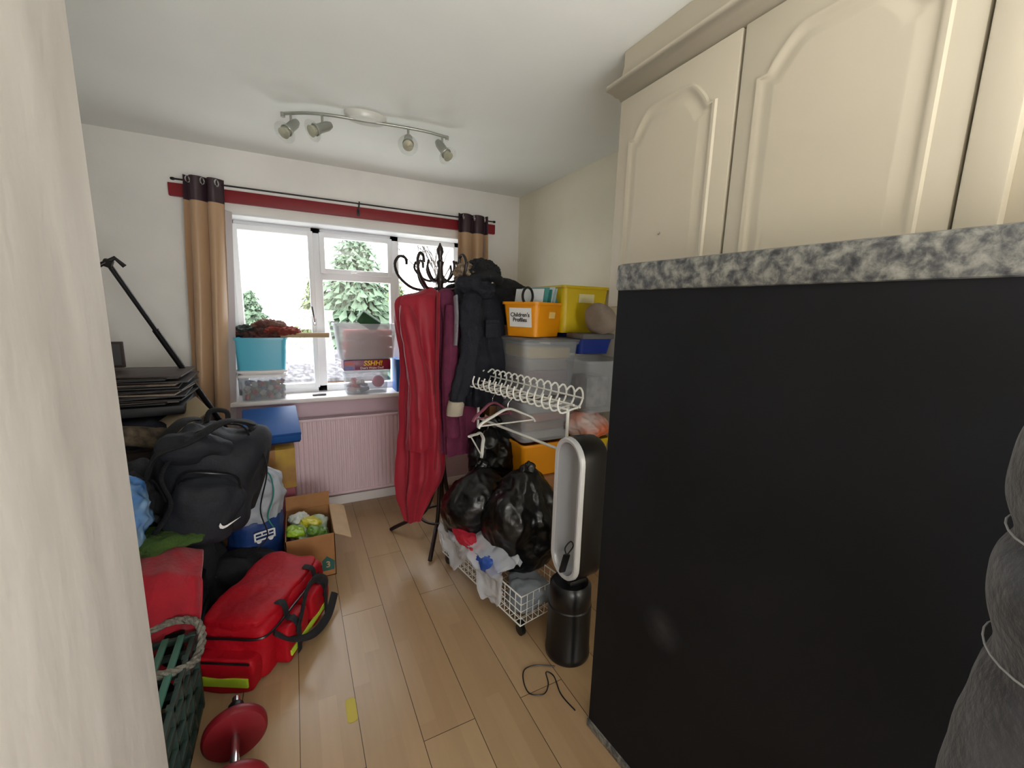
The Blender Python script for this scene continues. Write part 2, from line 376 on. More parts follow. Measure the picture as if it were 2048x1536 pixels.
# ---------------------------------------------------------------- ceiling light
nick=mat('satin_nickel',(164,166,158),.35,metal=.6); wm=mat('white_enamel',(208,208,200),.3)
t=thing('ceiling_spotlight_bar','four spotlight ceiling bar with curved satin arm and white centre plate','ceiling light',(.37,2.33,2.4))
M().lathe([(0,0),(.10,0),(.10,-.012),(.085,-.028),(.05,-.034),(0,-.035)],(0,0,0),40,mt=Matrix.Diagonal((1,.62,1))).obj('ceiling_plate',wm,parent=t)
arm=smooth_path([(-.36,.10,-.035),(-.27,.045,-.033),(-.15,.01,-.03),(0,-.01,-.03),(.15,-.035,-.03),(.28,-.05,-.032),(.40,-.045,-.035)],40)
M().tube(arm,.0075,10).lathe([(0,0),(.010,0),(.010,.02),(0,.02)],(arm[0].x,arm[0].y,-.05),10).lathe([(0,0),(.010,0),(.010,.02),(0,.02)],(arm[-1].x,arm[-1].y,-.05),10).obj('arm',nick,parent=t)
gls=mat('shade_glass',(205,210,205),.08,alpha=.22); bulbm=mat('bulb_face',(200,200,180),.15,metal=.4)
for fi,(tx,ty,tz) in zip((3,11,29,38),((-.55,-.55,-.75),(-.75,-.35,-.5),(-.2,-.7,-.6),(.35,-.6,-.8))):
    p=arm[fi]; d=Vector((tx,ty,tz)).normalized(); q=p+Vector((0,0,-.058))
    rot=d.to_track_quat('Z','Y').to_matrix().to_4x4()
    sp=bpy.data.objects.new('spotlight',None); COL.objects.link(sp); sp.parent=t; sp.location=q; sp.empty_display_size=.03; sp.scale=(1.08,1.08,1.08)
    M().cyl((0,0,.050),(0,0,0),.005,seg=10).blob((0,0,0),(.011,.011,.011),sub=2).obj('pivot',nick,parent=sp)
    M().lathe([(0,-.045),(.014,-.045),(.020,-.025),(.020,.02),(.026,.04),(.024,.042),(0,.03)],(0,0,0),20,mt=rot.to_3x3()).obj('lamp_holder',nick,parent=sp)
    M().lathe([(0,.03),(.018,.035),(.024,.062),(0,.066)],(0,0,0),20,mt=rot.to_3x3()).obj('bulb',bulbm,parent=sp)
    M().lathe([(.028,.036),(.042,.048),(.045,.056),(.043,.056),(.028,.040)],(0,0,0),28,mt=rot.to_3x3()).obj('glass_shade',gls,parent=sp)
# ---------------------------------------------------------------- wall cabinets
def arch(hw,z0,zs,rise,n=28):
    pts=[(-hw,z0),(hw,z0)]
    for i in range(n+1):
        s=1-2*i/n; a=abs(s); 
        e=0 if a>.86 else (.25*min(1,(.86-a)/.06) if a>.8 else .25+.75*math.sin(min(1,(.8-a)/.42)*pi/2))
        pts.append((s*hw,zs+rise*e))
    return pts
CB=1.50
def cabinet(y0,y1,knob=False,width=.182):
    c=(y0+y1)/2
    t=thing('wall_cabinet','cream wall cabinet with a raised arched door panel','cabinet',(1.115,c,CB),group='cream fitted wall cabinets')
    hw=(y1-y0)/2; h=2.23-CB
    M().b2((0,-hw,0),(.59,hw,h)).obj('cabinet_body',cream,parent=t,smooth=False)
    d=M().b2((-.021,-hw+.003,.002),(-.001,hw-.003,h-.002),bev=.004).obj('cabinet_door',cream,parent=t)
    pr=[(0,.0),(.004,.0065),(.012,.007),(.018,.002),(.028,.001),(.034,.0015),(.05,.008),(.056,.008)]
    rs=[]; zlo=.05; zs=h-.150
    P=arch(width,zlo,zs,.080)
    for o_,h_ in pr:
        fy=1-o_/width; 
        rs.append([(-.021-h_, y*fy, (zlo+o_)+(z-zlo)*(1-2*o_/(zs+.080-zlo))) for y,z in P])
    M().rings(rs,capb=False).obj('raised_panel',cream,parent=d,ang=50)
    if knob: M().cyl((-.022,-.01,.128+.12),(-.026,-.01,.128+.12),.009,seg=16).cyl((-.026,-.01,.244),(-.034,-.01,.236),.0025,seg=8).obj('key_hook',nick,parent=d)
cabinet(.832,1.305,True,.178); cabinet(.352,.828,False,.188)
m=M().b2((1.088,.290,CB),(1.7,.349,2.229),bev=.005).b2((1.112,-.3,CB),(1.7,.291,2.229),bev=.003); single(m,'cabinet_end_panel',cream,'plain cream end panel with filler strip beside the cabinets','panel')
prof=[(0,2.23),(-.012,2.235),(-.016,2.245),(-.024,2.25),(-.034,2.262),(-.05,2.275),(-.05,2.292),(-.038,2.298),(-.022,2.302),(-.014,2.312),(-.008,2.35),(-.008,2.399)]
m=M(); rs=[]
for o_,z in prof: rs.append([(1.115+o_,-.3,z),(1.115+o_,1.305-o_,z),(1.712,1.305-o_,z),(1.712,-.3,z)])
m.rings(rs); single(m,'cabinet_cornice',cream,'cream moulded cornice running above the wall cabinets','cornice',ang=60)
# ---------------------------------------------------------------- black panel with granite
def granite_mat():
    m=mat('granite',(120,120,118),.45); nt=m.node_tree;N=nt.nodes;L=nt.links;b=N['Principled BSDF']
    tc=N.new('ShaderNodeTexCoord')
    n=N.new('ShaderNodeTexNoise');n.inputs['Scale'].default_value=42;n.inputs['Detail'].default_value=6;n.inputs['Roughness'].default_value=.62;n.inputs['Distortion'].default_value=.3;L.new(tc.outputs['Object'],n.inputs[0])
    r=N.new('ShaderNodeValToRGB');e=r.color_ramp.elements;e[0].position=.34;e[0].color=(*lin((54,55,58)),1);e[1].position=.70;e[1].color=(*lin((156,155,146)),1)
    k=e.new(.46);k.color=(*lin((90,91,91)),1);k=e.new(.55);k.color=(*lin((122,122,116)),1)
    L.new(n.outputs['Fac'],r.inputs[0]);L.new(r.outputs[0],b.inputs['Base Color']);return m
gr=granite_mat()
pa=.085
t=thing('worktop_panel','tall black faced upright panel with speckled grey granite edging','panel',(.866,1.0,0),(0,0,pa))
bl=mat('blackboard_face',(13,14,17),.7,col2=(21,22,26),scale=2.6,spec=.25,bump=.12,bscale=5)
# dusty pale smudge marks on the black surface
nt=bl.node_tree;N=nt.nodes;Lk=nt.links;b=N['Principled BSDF'];base=b.inputs['Base Color'].links[0].from_socket
tc=N.new('ShaderNodeTexCoord');vm=N.new('ShaderNodeVectorMath');vm.operation='DISTANCE';vm.inputs[1].default_value=(.006,-.263,.583);Lk.new(tc.outputs['Object'],vm.inputs[0])
mr=N.new('ShaderNodeMapRange');mr.inputs[1].default_value=.07;mr.inputs[2].default_value=.0;mr.inputs[3].default_value=0;mr.inputs[4].default_value=.5;Lk.new(vm.outputs['Value'],mr.inputs[0])
nn=N.new('ShaderNodeTexNoise');nn.inputs['Scale'].default_value=28;Lk.new(tc.outputs['Object'],nn.inputs[0])
mm=N.new('ShaderNodeMath');mm.operation='MULTIPLY';Lk.new(mr.outputs[0],mm.inputs[0]);Lk.new(nn.outputs['Fac'],mm.inputs[1])
mx=N.new('ShaderNodeMix');mx.data_type='RGBA';mx.inputs[7].default_value=(.09,.09,.10,1);Lk.new(mm.outputs[0],mx.inputs[0]);Lk.new(base,mx.inputs[6]);Lk.new(mx.outputs[2],b.inputs['Base Color'])
M().b2((.006,-1.45,.03),(.10,-.005,1.545)).obj('black_face',bl,parent=t,smooth=False)
M().b2((-.004,-1.45,1.541),(.11,.0,1.62),bev=.014).obj('granite_top_edge',gr,parent=t)
M().b2((.010,-.008,.0),(.105,.0,1.55),bev=.002).b2((0,-1.45,0),(.105,0,.032),bev=.004).obj('granite_side_edge',gr,parent=t)
# ---------------------------------------------------------------- rolled fleece
fl=mat('grey_fleece',(44,45,49),.95,col2=(72,73,78),scale=16,bump=.5,bscale=70,sheen=.2)
t=thing('rolled_fleece_blanket','bulging rolled grey fleece blankets tied with white cord','blanket',(.695,-.02,0))
M().loft([(0,0,.0,.15,.15,0),(0,0,.3,.16,.16,0),(0,0,.6,.16,.16,0),(.0,0,.9,.157,.154,0),(0,0,1.04,.153,.151,0),(0,0,1.10,.147,.145,0),(0,0,1.135,.139,.139,0),(0,0,1.19,.152,.150,0),(0,0,1.235,.152,.149,0),(.0,0,1.262,.142,.142,0),(0,0,1.30,.154,.152,0),(0,0,1.37,.155,.150,0),(0,0,1.41,.138,.133,0),(0,0,1.435,.07,.07,0),(.0,0,1.445,.02,.02,0)],64,110,0,3,.006,10).obj('fleece_roll',fl,parent=t)
cord=mat('white_cord',(160,160,160),.7)
for z,r,tl in ((1.13,.144,-.10),(1.262,.147,-.08)):
    M().tube([((r)*math.cos(a),(r)*math.sin(a),z+tl*.15*math.cos(a)+.003*math.sin(5*a)) for a in [2*pi*i/48 for i in range(48)]],.0011,6,closed=True).obj('cord',cord,parent=t)
# ---------------------------------------------------------------- coat stand
dw=mat('dark_wood',(34,20,18),.35,var=.2,scale=8)
t=thing('coat_stand','dark bentwood coat stand hung with coats','coat stand',(.80,2.5,0))
pr=[(0,.30),(.018,.30),(.022,.34),(.017,.40),(.02,.47),(.017,.6),(.018,1.0),(.017,1.5),(.026,1.53),(.017,1.56),(.017,1.62),(.028,1.64),(.03,1.66),(.02,1.68),(.014,1.72),(.022,1.745),(.022,1.755),(.012,1.765),(.014,1.79),(.022,1.81),(.02,1.83),(.008,1.85),(.004,1.862),(0,1.865)]
M().lathe(pr,(0,0,0),24).obj('pole',dw,parent=t)
for k in range(4):
    a=math.radians(241.6+90*k); c,s_=math.cos(a),math.sin(a)
    path=smooth_path([(c*.02,s_*.02,.5),(c*.04,s_*.04,.33),(c*.10,s_*.10,.16),(c*.2,s_*.2,.09),(c*.3,s_*.3,.035),(c*.335,s_*.335,.012)],20)
    M().tube(path,.013,10).obj('leg',dw,parent=t)
M().tube([(.13*math.cos(a),.13*math.sin(a),.135) for a in [2*pi*i/40 for i in range(40)]],.009,8,closed=True).obj('base_ring',dw,parent=t)
for k in range(6):
    a=math.radians(165+60*k); c,s_=math.cos(a),math.sin(a)
    pts=[(.02,1.60),(.09,1.585),(.17,1.60),(.24,1.66),(.262,1.73),(.235,1.775),(.20,1.765),(.195,1.73)]
    M().tube([Vector((c*p[0],s_*p[0],p[1])) for p in smooth_path(pts,26)],.0085,8).obj('hook',dw,parent=t)
    pts=[(.02,1.66),(.06,1.64),(.11,1.66),(.15,1.71),(.14,1.75)]
    M().tube([Vector((c*p[0],s_*p[0],p[1])) for p in smooth_path(pts,14)],.007,8).obj('hook',dw,parent=t)
# dressing gown
gown=mat('red_satin',(150,24,44),.55,var=.08,scale=6,sheen=.15,stretch=(6,6,1),spec=.35)
t=thing('dressing_gown','long red satin dressing gown hanging from the coat stand','clothing',(.62,2.36,.2))
def L(lv,dx,dy,dz): return [(a-dx,b-dy,c-dz,d,e,f) for a,b,c,d,e,f in lv]
M().loft(L([(.71,2.41,1.60,.012,.01,0),(.70,2.40,1.57,.06,.03,.05),(.635,2.38,1.53,.115,.045,.08),(.625,2.37,1.42,.115,.06,.12),(.635,2.36,1.2,.095,.07,.2),(.64,2.36,.95,.10,.075,.22),(.645,2.35,.7,.11,.08,.24),(.635,2.34,.5,.115,.075,.26),(.60,2.34,.35,.09,.06,.24),(.58,2.34,.22,.05,.04,.16)],.62,2.36,.2),96,90,5,2,.012,5).obj('gown_body',gown,parent=t)
M().loft(L([(.55,2.33,1.49,.03,.03,0),(.56,2.31,1.4,.05,.045,.08),(.60,2.29,1.15,.055,.045,.12),(.61,2.28,.9,.06,.05,.15),(.61,2.28,.68,.065,.05,.15)],.62,2.36,.2),36,40,3,4,.010,7).obj('sleeve',gown,parent=t)
M().tube([Vector(p)-Vector((.62,2.36,.2)) for p in smooth_path([(.735,2.33,1.56),(.72,2.29,1.4),(.71,2.28,1.1),(.71,2.275,.8),(.69,2.27,.55)],30)],[.024]*31,10,flat=.35).obj('lapel',gown,parent=t)
plum=mat('plum_wool',(100,32,64),.85,var=.15,scale=20,bump=.3,bscale=120)
t=thing('plum_coat','plum purple coat hanging from the coat stand','clothing',(.85,2.36,.6))
M().loft(L([(.85,2.42,1.60,.03,.02,0),(.84,2.40,1.55,.09,.04,.05),(.85,2.37,1.3,.11,.07,.12),(.86,2.34,1.0,.12,.08,.16),(.86,2.33,.8,.13,.08,.22),(.86,2.33,.62,.125,.08,.25)],.85,2.36,.6),56,60,5,7,.012,8).obj('coat_body',plum,parent=t)
M().loft(L([(.80,2.31,1.5,.03,.03,0),(.79,2.27,1.3,.045,.04,.05),(.78,2.25,1.0,.048,.04,.1),(.79,2.24,.75,.048,.04,.1)],.85,2.36,.6),24,30,3,9,.006,9).obj('sleeve',plum,parent=t)
t=single(M().tube(smooth_path([(0,0,.27),(-.005,-.03,.15),(-.015,-.04,.0)],20),.028,12,flat=.3),'grey_scarf',mat('pale_grey_wool',(140,136,146),.85,bump=.4,bscale=120),'pale grey scarf hanging between the coats','clothing',(.805,2.24,1.28))
denim=mat('dark_denim',(18,21,33),.85,var=.3,scale=25,bump=.35,bscale=200); cuffm=mat('cream_cuff',(172,162,146),.85,bump=.3)
t=thing('denim_jacket','dark navy denim jacket with cream cuff hanging from the coat stand','clothing',(.98,2.3,.85))
M().loft(L([(.97,2.38,1.66,.03,.03,0),(.965,2.36,1.62,.09,.05,0),(.98,2.32,1.52,.13,.08,.05),(.995,2.30,1.3,.14,.10,.12),(1.0,2.28,1.1,.14,.10,.16),(.995,2.27,.98,.125,.09,.16),(.99,2.27,.92,.115,.08,.1)],.98,2.3,.85),72,70,5,11,.03,7).obj('jacket_body',denim,parent=t)
M().loft(L([(.93,2.27,1.60,.03,.03,0),(.895,2.23,1.5,.065,.06,.05),(.88,2.20,1.25,.062,.06,.1),(.825,2.185,1.05,.056,.05,.12),(.79,2.18,.955,.046,.042,.05)],.98,2.3,.85),40,50,4,12,.02,14).obj('sleeve',denim,parent=t)
M().loft(L([(.793,2.18,.97,.048,.045,0),(.785,2.178,.93,.048,.045,.03),(.78,2.176,.89,.046,.04,.03)],.98,2.3,.85),24,8,3,12,.002,10).obj('cuff',cuffm,parent=t)
M().blob((-.03,-.04,.76),(.13,.08,.06),sub=5,amp=.04,freq=14,crum=.02,cf=14,rot=(.3,0,.1)).obj('collar',denim,parent=t)
M().box((.02,-.125,.52),(.085,.012,.09),rot=(0,0,.1),bev=.005).box((.02,-.13,.565),(.09,.014,.02),rot=(0,0,.1),bev=.004).obj('chest_pocket',denim,parent=t)
t=thing('black_overcoat','long charcoal black overcoat hanging behind the denim jacket','clothing',(.96,2.54,.5))
M().loft([(0,0,1.14,.03,.03,0),(0,0,1.1,.12,.06,0),(.0,0,.9,.16,.09,.08),(0,0,.5,.16,.09,.15),(-.02,0,.12,.15,.09,.18)],48,50,6,21,.012,7).obj('coat_body',blackf,parent=t)
fur=mat('cream_fur',(170,152,128),.95,col2=(110,92,74),scale=40,bump=1,bscale=150)
m=M().blob((0,0,0),(.06,.06,.055),sub=5,amp=.03,freq=25,crum=.03,cf=40); single(m,'fur_hood',fur,'fluffy cream fur hood trim on the coat stand','clothing',(.90,2.32,1.68))
t=thing('winter_hat','black furry trapper hat on top of the coats','hat',(1.0,2.33,1.65))
M().blob((0,0,.05),(.11,.10,.065),sub=5,amp=.02,freq=20,crum=.02,cf=50).obj('crown',blackf,parent=t)
M().tube([(.10*math.cos(a),.095*math.sin(a),.015+.012*math.sin(3*a)) for a in [2*pi*i/40 for i in range(40)]],.03,10,closed=True).obj('brim',blackf,parent=t)
# ---------------------------------------------------------------- garment rack
ww=mat('white_wire',(236,236,230),.35)
ra=math.radians(10.25)
t=thing('garment_rack','white metal clothes rack with hooks above a wire basket','clothes rack',(.897,1.838,0),ra)
m=M(); x0,x1,y0,y1,zb,zt=-.125,.125,-.365,.365,.07,.215
for z in (zb,.105,.14,.175,zt):
    r=.0035 if z in(zb,zt) else .0022
    m.tube([(x0,y0,z),(x1,y0,z),(x1,y1,z),(x0,y1,z)],r,6,closed=True)
n=18
for i in range(n+1):
    y=y0+(y1-y0)*i/n; m.tube([(x0,y,zt),(x0,y,zb),(x1,y,zb),(x1,y,zt)],.002,5)
for i in range(1,7):
    x=x0+(x1-x0)*i/7; m.tube([(x,y0,zt),(x,y0,zb),(x,y1,zb),(x,y1,zt)],.002,5)
m.obj('wire_basket',ww,parent=t)
for y in (-.365,.365):
    M().cyl((.11,y,zb),(.11,y,1.06),.008,seg=12).obj('post',ww,parent=t)
M().cyl((.11,-.365,.85),(.11,.365,.85),.007,seg=12).obj('lower_rail',ww,parent=t)
m=M()
for x in (.07,.15): m.cyl((x,-.40,1.06),(x,.40,1.06),.005,seg=8)
m.cyl((.11,-.40,1.075),(.11,.40,1.075),.005,seg=8).cyl((.168,-.40,1.10),(.168,.40,1.10),.004,seg=8)
m.obj('hook_rail',ww,parent=t)
for i in range(16):
    y=-.39+.78*i/15
    pts=smooth_path([(.03,y,1.115),(.02,y,1.08),(.045,y,1.045),(.11,y,1.055),(.15,y,1.06),(.172,y,1.09),(.172,y,1.125),(.15,y,1.148),(.12,y,1.13)],26)
    M().tube(pts,.0045,6).obj('hook',ww,parent=t)
for x in (-.1,.1):
    for y in (-.34,.34):
        M().cyl((x-.01,y,.025),(x+.01,y,.025),.025,seg=20).b2((x-.014,y-.012,.03),(x+.014,y+.016,.068),bev=.003).obj('caster',blackp,parent=t)
def hanger(loc,rot,w,m_,label):
    t=thing('coat_hanger',label,'hanger',loc,rot,group='coat hangers on the rack')
    M().tube(smooth_path([(-w,0,-.115),(-w+.02,0,-.09),(-w*.5,0,-.06),(-.03,0,-.035),(0,0,-.03),(.03,0,-.035),(w*.5,0,-.06),(w-.02,0,-.09),(w,0,-.115)],28),.011,8,flat=.6).tube([(-w+.01,0,-.105),(w-.01,0,-.105)],.004,6).obj('hanger_arms',m_,parent=t)
    M().tube(smooth_path([(0,0,-.035),(0,0,.0),(.018,0,.02),(.012,0,.045),(-.01,0,.048),(-.02,0,.03)],16),.0025,6).obj('hook',chrome,parent=t)
pk=mat('pink_plastic',(150,84,104),.4)
hanger((.975,1.90,1.0),(0,0,.05),.17,ww,'white plastic coat hanger on the clothes rack')
hanger((.96,2.06,1.0),(0,0,.3),.14,pk,'pink plastic coat hanger on the clothes rack')
hanger((.93,2.10,.80),(0,.9,.6),.1,ww,'small white hanger dangling beside the rack')
# bin bags
bb=mat('bin_bag',(6,6,7),.28,bump=.4,bscale=14,spec=.5)
def bagfn(s):
    def fn(p,d):
        a=math.atan2(d.y,d.x); z=d.z
        f=1-.34*max(0,z)**2+ (.07*max(0,z)*math.sin(9*a+s)+.035*math.sin(5*a+z*4+s))*(1-abs(z)**3)
        return Vector((p.x*f,p.y*f,p.z))
    return fn
for (c,r,s,lb) in (((1.0,1.745,.42),(.19,.18,.265),1,'full shiny black bin bag standing in the wire basket'),((.865,2.03,.40),(.19,.165,.22),2,'slumped black bin bag in the wire basket behind another'),((1.01,2.18,.64),(.16,.11,.18),3,'black bin bag piled against the storage tubs')):
    m=M().blob((0,0,r[2]),r,k=2.2,sub=6,amp=.04,freq=5,crum=.028,cf=6,seed=s,fn=bagfn(s))
    m.blob((.02,0,2*r[2]-.01),(.045,.025,.05),sub=4,crum=.03,cf=20,seed=s)
    single(m,'bin_bag',bb,lb,'bin bag',(c[0],c[1],c[2]-r[2]),group='black bin bags',ang=180)
wp=mat('white_carrier',(214,218,226),.25,bump=.5,bscale=25,alpha=.55); redc=mat('red_print',(180,34,54),.5,bump=.3); bluec=mat('blue_print',(32,76,160),.5)
t=thing('carrier_bag','crumpled translucent plastic carrier bag spilling over the basket edge','plastic bag',(.80,1.86,.2),ra)
def drape(u,v):
    y=-.30+.6*u; s_=v
    x= -.055+.11*(1-s_) if s_<.45 else -.07-.01*math.sin(s_*6+u*8)
    z=.10+.05*math.sin(u*5) if s_<.45 else .10-(s_-.45)*.38*(.25+.75*abs(math.sin(u*5.2+.9))**1.5)
    g=noise.noise(Vector((u*6,v*6,2)))*.03+noise.noise(Vector((u*15,v*15,5)))*.015
    return (x+g,y+g*.5,z+g)
M().grid(drape,60,30).obj('bag_film',wp,parent=t,ang=180)
M().blob((-.03,.06,.10),(.045,.17,.035),sub=4,amp=.03,freq=10,crum=.02,cf=20,seed=5,rot=(.3,0,0)).obj('red_cloth',redc,parent=t)
M().blob((-.04,-.16,.05),(.04,.085,.045),sub=4,amp=.02,freq=14,crum=.02,cf=20,seed=6).obj('blue_cloth',bluec,parent=t)
m=M().blob((0,0,.04),(.09,.11,.06),sub=4,k=3,amp=.03,freq=10,crum=.03,cf=15,seed=9); single(m,'folded_cloth',mat('grey_white_cloth',(124,130,138),.8),'crumpled pale grey cloth in the wire basket','cloth',(.94,1.58,.11),ang=180)
# ---------------------------------------------------------------- tower fan
t=thing('tower_fan','tall black and silver bladeless tower fan','fan',(1.0,1.315,0),.0)
bk=mat('fan_black',(12,13,16),.28); sv=mat('fan_silver',(206,208,210),.3,metal=.2); sv2=mat('fan_inner',(170,172,176),.35,metal=.2)
M().lathe([(0,0),(.094,0),(.097,.006),(.097,.03),(.094,.035),(.094,.24),(.090,.245),(.092,.25),(.088,.33),(.075,.345),(0,.35)],(0,0,0),48).obj('fan_base',bk,parent=t)
def stad(w,z0,z1,n=14):
    pts=[]
    for i in range(n+1): a=pi*i/n; pts.append((w*math.cos(a),z1-w+w*math.sin(a)))
    for i in range(n+1): a=pi+pi*i/n; pts.append((w*math.cos(a),z0+w+w*math.sin(a)))
    return pts
def ring(m,specs):
    rs=[]
    for w,x in specs: rs.append([(x,y,z) for y,z in stad(w,.365+(.095-w),.985-(.095-w))])
    rs.append(rs[0]); return m.rings(rs,capb=False,capt=False)
ring(M(),[(.093,-.03),(.096,.0),(.092,.075),(.084,.09),(.074,.085),(.072,-.03)]).obj('loop_shell',bk,parent=t)
ring(M(),[(.093,-.031),(.091,-.048),(.086,-.052),(.072,-.048),(.0665,-.031)]).obj('front_rim',sv,parent=t)
ring(M(),[(.0690,-.046),(.0660,-.03),(.058,.085),(.056,.085),(.062,-.03)]).obj('inner_band',sv2,parent=t)
M().b2((-.04,-.05,.345),(.05,.05,.375),bev=.012).obj('neck',bk,parent=t)
m=M().box((0,0,.0),(.03,.014,.09),bev=.006).tube(smooth_path([(0,0,.04),(-.02,0,.08),(0,0,.11),(.02,0,.08),(0,0,.04)],20),.003,6)
single(m,'remote_control',blackp,'small black remote with cord loop resting in the fan','remote',(.95,1.30,.445),(.2,.1,0))
m=M().tube(smooth_path([(.90,1.26,.006),(.83,1.30,.006),(.775,1.30,.006),(.745,1.25,.006),(.742,1.195,.006),(.79,1.17,.006),(.83,1.20,.006),(.85,1.25,.008),(.87,1.22,.006),(.85,1.14,.006),(.86,1.06,.006)],70),.0026,6)
single(m,'power_cable',blackp,'thin black power cable curling on the floor by the fan','cable')
# ---------------------------------------------------------------- storage tubs
def tub(name,label,cat,loc,rot,w,d,h,mt,tp=.88,lid=None,group=None,rim=.008,r=.03):
    t=thing(name,label,cat,loc,rot,group)
    M().shell(w,d,h,tp,r,rim=rim).obj('tub_body',mt,parent=t)
    if lid:
        m=M(); q=rr(w+.02,d+.02,r); m.rings([[(x,y,h+.001) for x,y in q],[(x,y,h+.012) for x,y in q],[(x*.95,y*.95,h+.018) for x,y in q]]); m.obj('lid',lid,parent=t)
    return t
orange=mat('orange_plastic',(226,146,12),.4); yellow=mat('yellow_plastic',(212,184,20),.4); bluep=mat('blue_plastic',(24,52,140),.4)
lidg=mat('grey_clear_lid',(136,138,140),.3,alpha=.6)
G='storage tubs against the wall'
def carton(name,label,loc,rot,w,d,h,mt,extra=None):
    t=thing(name,label,'box',loc,rot); M().b2((-w/2,-d/2,0),(w/2,d/2,h),bev=.004).obj('carton_body',mt,parent=t)
    M().b2((-.025,-d/2-.001,h*.6),(.025,d/2+.001,h+.001)).obj('packing_tape',mat('parcel_tape',(160,115,68),.3),parent=t,smooth=False)
    return t
carton('cardboard_box','large brown cardboard box under the storage tubs',(1.42,2.2,0),0,.56,.5,.53,card)
carton('cardboard_box','brown cardboard box wedged behind the black bags',(1.42,2.62,0),0,.5,.3,.8,card)
tub('storage_tray','orange plastic tray beneath the clear tubs','tray',(1.26,2.15,.535),0,.32,.4,.2,orange,group=G)
tub('storage_tray','yellow plastic tray beneath the white bag','tray',(1.55,2.1,.535),0,.26,.4,.2,yellow,group=G)
tub('clear_storage_tub','clear plastic tub of folded clothes','storage tub',(1.265,2.13,.745),0,.36,.37,.235,clear,lid=lidg,group=G)
tub('clear_storage_tub','tall clear plastic tub packed with folders and cloth','storage tub',(1.265,2.13,1.01),0,.36,.37,.305,clear,lid=lidg,group=G)
cols=[(156,146,142),(126,86,52),(154,70,38),(142,138,140)]
for i in range(4):
    m=M().box((0,0,0),(.29,.30,.05),bev=.02,seg=4); o=single(m,'folded_clothes',mat('cloth%d'%i,cols[i],.9,bump=.3),'folded garment in a clear tub','clothing',(1.265,2.13,.778+i*.05),(0,.02*(i%2),.03*i),group='folded clothes in clear tub')
for i in range(4):
    m=M().box((0,0,0),(.29,.30,.066),bev=.015,seg=3); single(m,'folded_clothes',mat('cloth%d'%(i+4),[(70,52,52),(92,36,46),(100,78,58),(164,134,44)][i],.9,bump=.3),'folded coloured textile in the tall clear tub','clothing',(1.265,2.13,1.05+i*.067),(0,.03*(i%2),.02*i),group='folded textiles in tall tub')
ty=tub('storage_tray','orange plastic tray of folders with a paper name label','tray',(1.236,2.118,1.338),math.radians(25),.28,.24,.19,orange,tp=.86,group=G)
pap=mat('white_paper',(228,228,226),.7); ink=mat('black_ink',(25,25,30),.6)
sl=math.atan2(.14*.14,.19)
M().box((-.1345,-.005,.105),(.002,.15,.105),rot=(0,-sl,0)).obj('paper_label',pap,parent=ty,smooth=False)
text("Children's\nProfiles",.032,ink,ty,(-.1385,-.005,.105),(pi/2,0,-pi/2),bold=.0004)
M().box((.02,-.1145,.12),(.06,.002,.035),rot=(sl,0,0)).obj('blank_sticker',mat('pale_sticker',(235,200,120),.6),parent=ty,smooth=False)
fc=[(210,214,214),(76,150,144),(200,212,214),(50,124,116),(176,200,204),(50,134,124),(104,170,164)]
for i in range(7):
    c=Vector((1.236,2.118,0)); dx=-.085+i*.028
    m=M().box((0,0,.12),(.006,.19,.24+.03*(i%3)),bev=.001)
    p=Matrix.Rotation(math.radians(25),3,'Z')@Vector((dx,.0,0))
    single(m,'folder',mat('folder%d'%i,fc[i],.55),'thin card folder standing in the orange tray','folder',(c.x+p.x,c.y+p.y,1.366),(0,.18+.10*(i%3),math.radians(25)),group='folders in the orange tray')
m=M().tube([(.045*math.cos(a),.0,.045*math.sin(a)) for a in [2*pi*i/30 for i in range(30)]],.007,8,closed=True)
single(m,'black_hoop',blackp,'black plastic hoop tucked in front of the folders','hoop',(1.15,2.04,1.56),(0,0,.4))
yb=tub('storage_box','bright yellow stacking box with white sticker','storage box',(1.535,2.2,1.36),0,.33,.36,.27,yellow,tp=.9,group=G)
M().box((.0,-.179,.20),(.11,.002,.05),rot=(.07,0,0)).obj('blank_sticker',mat('cream_sticker',(230,222,170),.6),parent=yb,smooth=False)
tub('storage_tray','deep blue plastic tray under the yellow box','tray',(1.575,2.13,1.24),0,.25,.36,.11,bluep,group=G)
tub('clear_storage_tub','flared clear tub holding papers','storage tub',(1.54,1.93,.92),0,.3,.3,.30,clear,tp=.7,rim=.014,group=G)
m=M().box((0,0,0),(.17,.16,.18),bev=.02); single(m,'paper_bundle',mat('grey_papers',(150,146,142),.8,col2=(94,90,92),scale=20),'bundle of grey papers inside the flared tub','papers',(1.54,1.95,1.03))
m=M().blob((0,0,.08),(.13,.12,.09),sub=5,crum=.04,cf=9,amp=.03); single(m,'carrier_bag',mat('white_orange_bag',(210,200,196),.4,col2=(205,100,52),scale=5),'crumpled white plastic bag with orange print','plastic bag',(1.5,1.92,.745),ang=180)
m=M().blob((0,0,.08),(.075,.10,.085),k=2.3,sub=4,amp=.03,freq=9); single(m,'cushion',mat('beige_cushion',(146,132,120),.9,bump=.4,bscale=150),'rounded beige grey cushion beside the yellow box','cushion',(1.525,1.87,1.37))
m=M().box((0,0,0),(.22,.16,.03),bev=.008); single(m,'grey_book',mat('grey_cover',(92,90,88),.7),'grey hardback book under the cushion','book',(1.50,1.92,1.35))
m=M().blob((0,0,.12),(.17,.11,.14),k=2.2,sub=5,amp=.04,freq=7,crum=.02,cf=12); single(m,'black_rucksack',blackf,'slumped charcoal black fabric bag on the tubs','bag',(1.24,2.43,1.41))
carton('cardboard_box','plain cardboard box supporting the black bag',(1.25,2.5,.81),0,.35,.3,.58,card)
